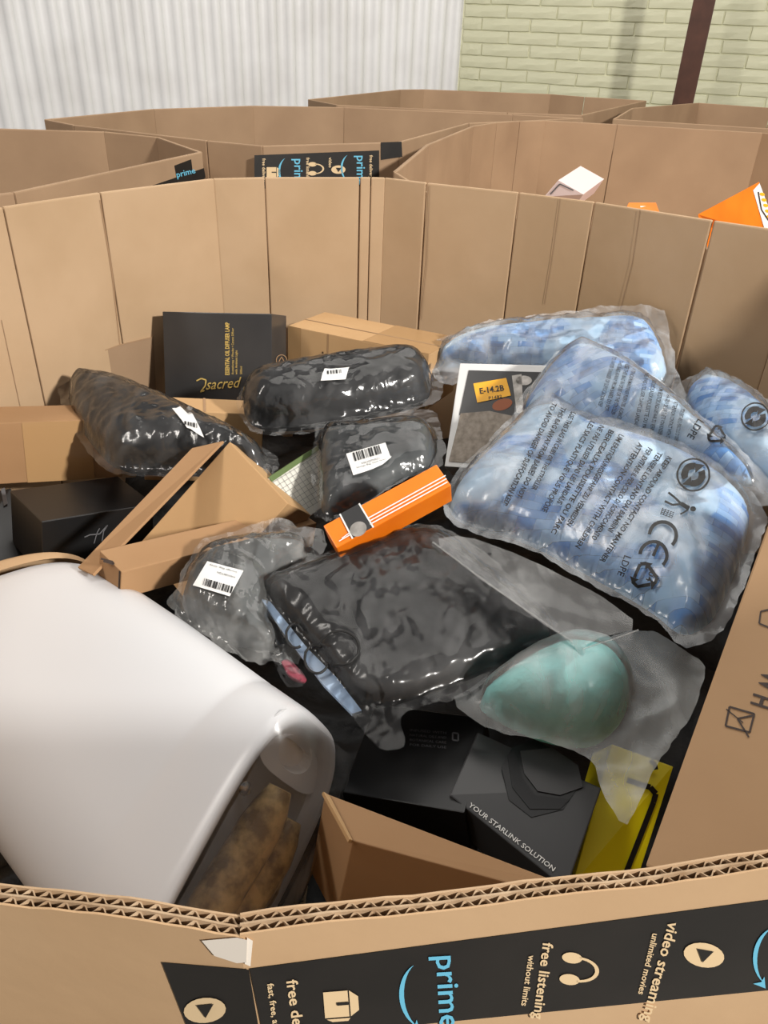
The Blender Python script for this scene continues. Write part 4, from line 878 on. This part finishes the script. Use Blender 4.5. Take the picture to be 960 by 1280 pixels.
# ------------------------------------------------------------------ big white wrapped bin at lower left
E0 = P(354, 860, 1.0); G0 = P(118, 1290, .87); V0 = P(430, 930, .905); F0 = P(86, 676, .93); F1 = P(-210, 792, .83)
uw = F0 - E0; uu = G0 - E0; vv = V0 - E0; uf = F1 - F0
vv = vv + .25 * nrm(vv) * np.linalg.norm(vv) * 0
def ring(s_, scale=1.0, k=64, nexp=3.2, off=(0, 0)):
    out = []
    for i in range(k):
        a = 2 * math.pi * i / k; c, s2 = math.cos(a), math.sin(a); e = 2 / nexp
        x = math.copysign(abs(c) ** e, c) * .5 * scale; y = math.copysign(abs(s2) ** e, s2) * .5 * scale
        um = uu * (1 - max(s_, 0)) + uf * max(s_, 0); out.append(E0 + uw * s_ + um * (.5 + x + off[0]) + vv * 1.15 * (.5 + y + off[1]))
    return out
def loft(rings, name, mat, parent, cap=(True, True)):
    k = len(rings[0]); V = [p for r in rings for p in r]; Fc = []
    for j in range(len(rings) - 1):
        for i in range(k): Fc.append([j * k + i, j * k + (i + 1) % k, (j + 1) * k + (i + 1) % k, (j + 1) * k + i])
    if cap[0]: Fc.append(list(range(k))[::-1])
    if cap[1]: Fc.append([(len(rings) - 1) * k + i for i in range(k)])
    o = mk(name, V, Fc, mat, parent, True); bm = bmesh.new(); bm.from_mesh(o.data); bmesh.ops.recalc_face_normals(bm, faces=bm.faces[:]); bm.to_mesh(o.data); bm.free(); return o
t = thing('white_bin', 'big white plastic bin wrapped in thin film, gold mat rolled inside its end', 'bin', E0 + .5 * (uw + uu + vv))
loft([ring(0.02, .80), ring(-.004, .90), ring(-.012, .955), ring(.0, 1.0), ring(.02, 1.012), ring(.13, 1.012), ring(.14, 1.002), ring(.15, 1.012), ring(.5, 1.03), ring(.85, 1.02), ring(.93, .99), ring(.98, .93), ring(1.0, .85)], 'bin_body', M['white_plastic'], t, (False, True))
loft([ring(.02, .80), ring(.10, .78)], 'inner_wall', M['white_dim'], t, (False, True))
loft([ring(1.0, .96), ring(1.04, .98), ring(1.055, .96), ring(1.06, .80)], 'tan_base', M['kraft'], t, (False, True))
# end face plate with oval recess and screw, opening with gold mats
def endpt(a, b_, w_=0.0): return E0 + uw * w_ + uu * a + vv * 1.15 * b_
def rr_poly(c, rx, ry, w_, k=24, n_=2.0): return [endpt(c[0] + rx * math.copysign(abs(math.cos(2*math.pi*i/k)) ** (2/n_), math.cos(2*math.pi*i/k)), c[1] + ry * math.copysign(abs(math.sin(2*math.pi*i/k)) ** (2/n_), math.sin(2*math.pi*i/k)), w_) for i in range(k)]
pl = [endpt(.04, .10, .012)]
k = 24; plate_o = rr_poly((.12, .5), .10, .40, .012, k, 3.5)
mk('end_plate', plate_o + rr_poly((.13, .48), .055, .20, .012, k), [[i, (i + 1) % k, k + (i + 1) % k, k + i] for i in range(k)], M['white_plastic'], t, False)
mk('handle_recess', rr_poly((.13, .48), .055, .20, .012, k) + rr_poly((.13, .48), .05, .18, .035, k), [[i, (i + 1) % k, k + (i + 1) % k, k + i] for i in range(k)] + [list(range(k, 2 * k))], M['white_dim'], t, False)
sc_ = rr_poly((.30, .16), .022, .055, .005, 12); mk('screw_head', sc_ + rr_poly((.30, .16), .012, .03, -.004, 12), [[i, (i + 1) % 12, 12 + (i + 1) % 12, 12 + i] for i in range(12)] + [list(range(12, 24))], M['chrome'], t, True)
def gtube(a0, b0, a1, b1, r, w_, name, mat):
    pts = [endpt(a0 + (a1 - a0) * s_, b0 + (b1 - b0) * s_ + .015 * math.sin(s_ * 9), w_) for s_ in np.linspace(0, 1, 12)]; 
    rad = [r * (.55 if i in (0, 11) else .85 if i in (1, 10) else 1) for i in range(12)]; return tube(pts, rad, name, mat, t, False, 14)
gtube(.24, .42, .95, .34, .017, -.008, 'rolled_mat', M['gold_mesh']); gtube(.30, .70, .95, .62, .016, -.004, 'rolled_mat', M['gold_mesh']); gtube(.42, .88, .95, .84, .012, .02, 'rolled_mat', M['gold_mesh'])
# film over the end with its welded seam
kk = 14; V = []; Fc = []
for j in range(kk + 1):
    for i in range(kk + 1):
        a, b_ = i / kk, j / kk; bul = math.sin(math.pi * min(max(a, 0), 1)) * math.sin(math.pi * b_)
        V.append(endpt(.02 + a * .98, .03 + b_ * .97, -.02 - .10 * bul ** .6 * 1 + .012 * float(perlin(np.array([a * 5]), np.array([b_ * 5]), 6)[0])))
for j in range(kk):
    for i in range(kk): q_ = j * (kk + 1) + i; Fc.append([q_, q_ + 1, q_ + kk + 2, q_ + kk + 1])
mk('plastic_film', V, Fc, M['film_white'], t, True)
if 0: tube([P(*p) for p in [(300, 884, 1.004), (262, 940, 1.003), (215, 1020, 1.0), (165, 1110, 1.0)]], .0005, 'film_crease', M['white_plastic'], t)

for o in list(bpy.data.objects):
    for k_ in ('_b', '_pb'):
        if k_ in o.keys(): del o[k_]
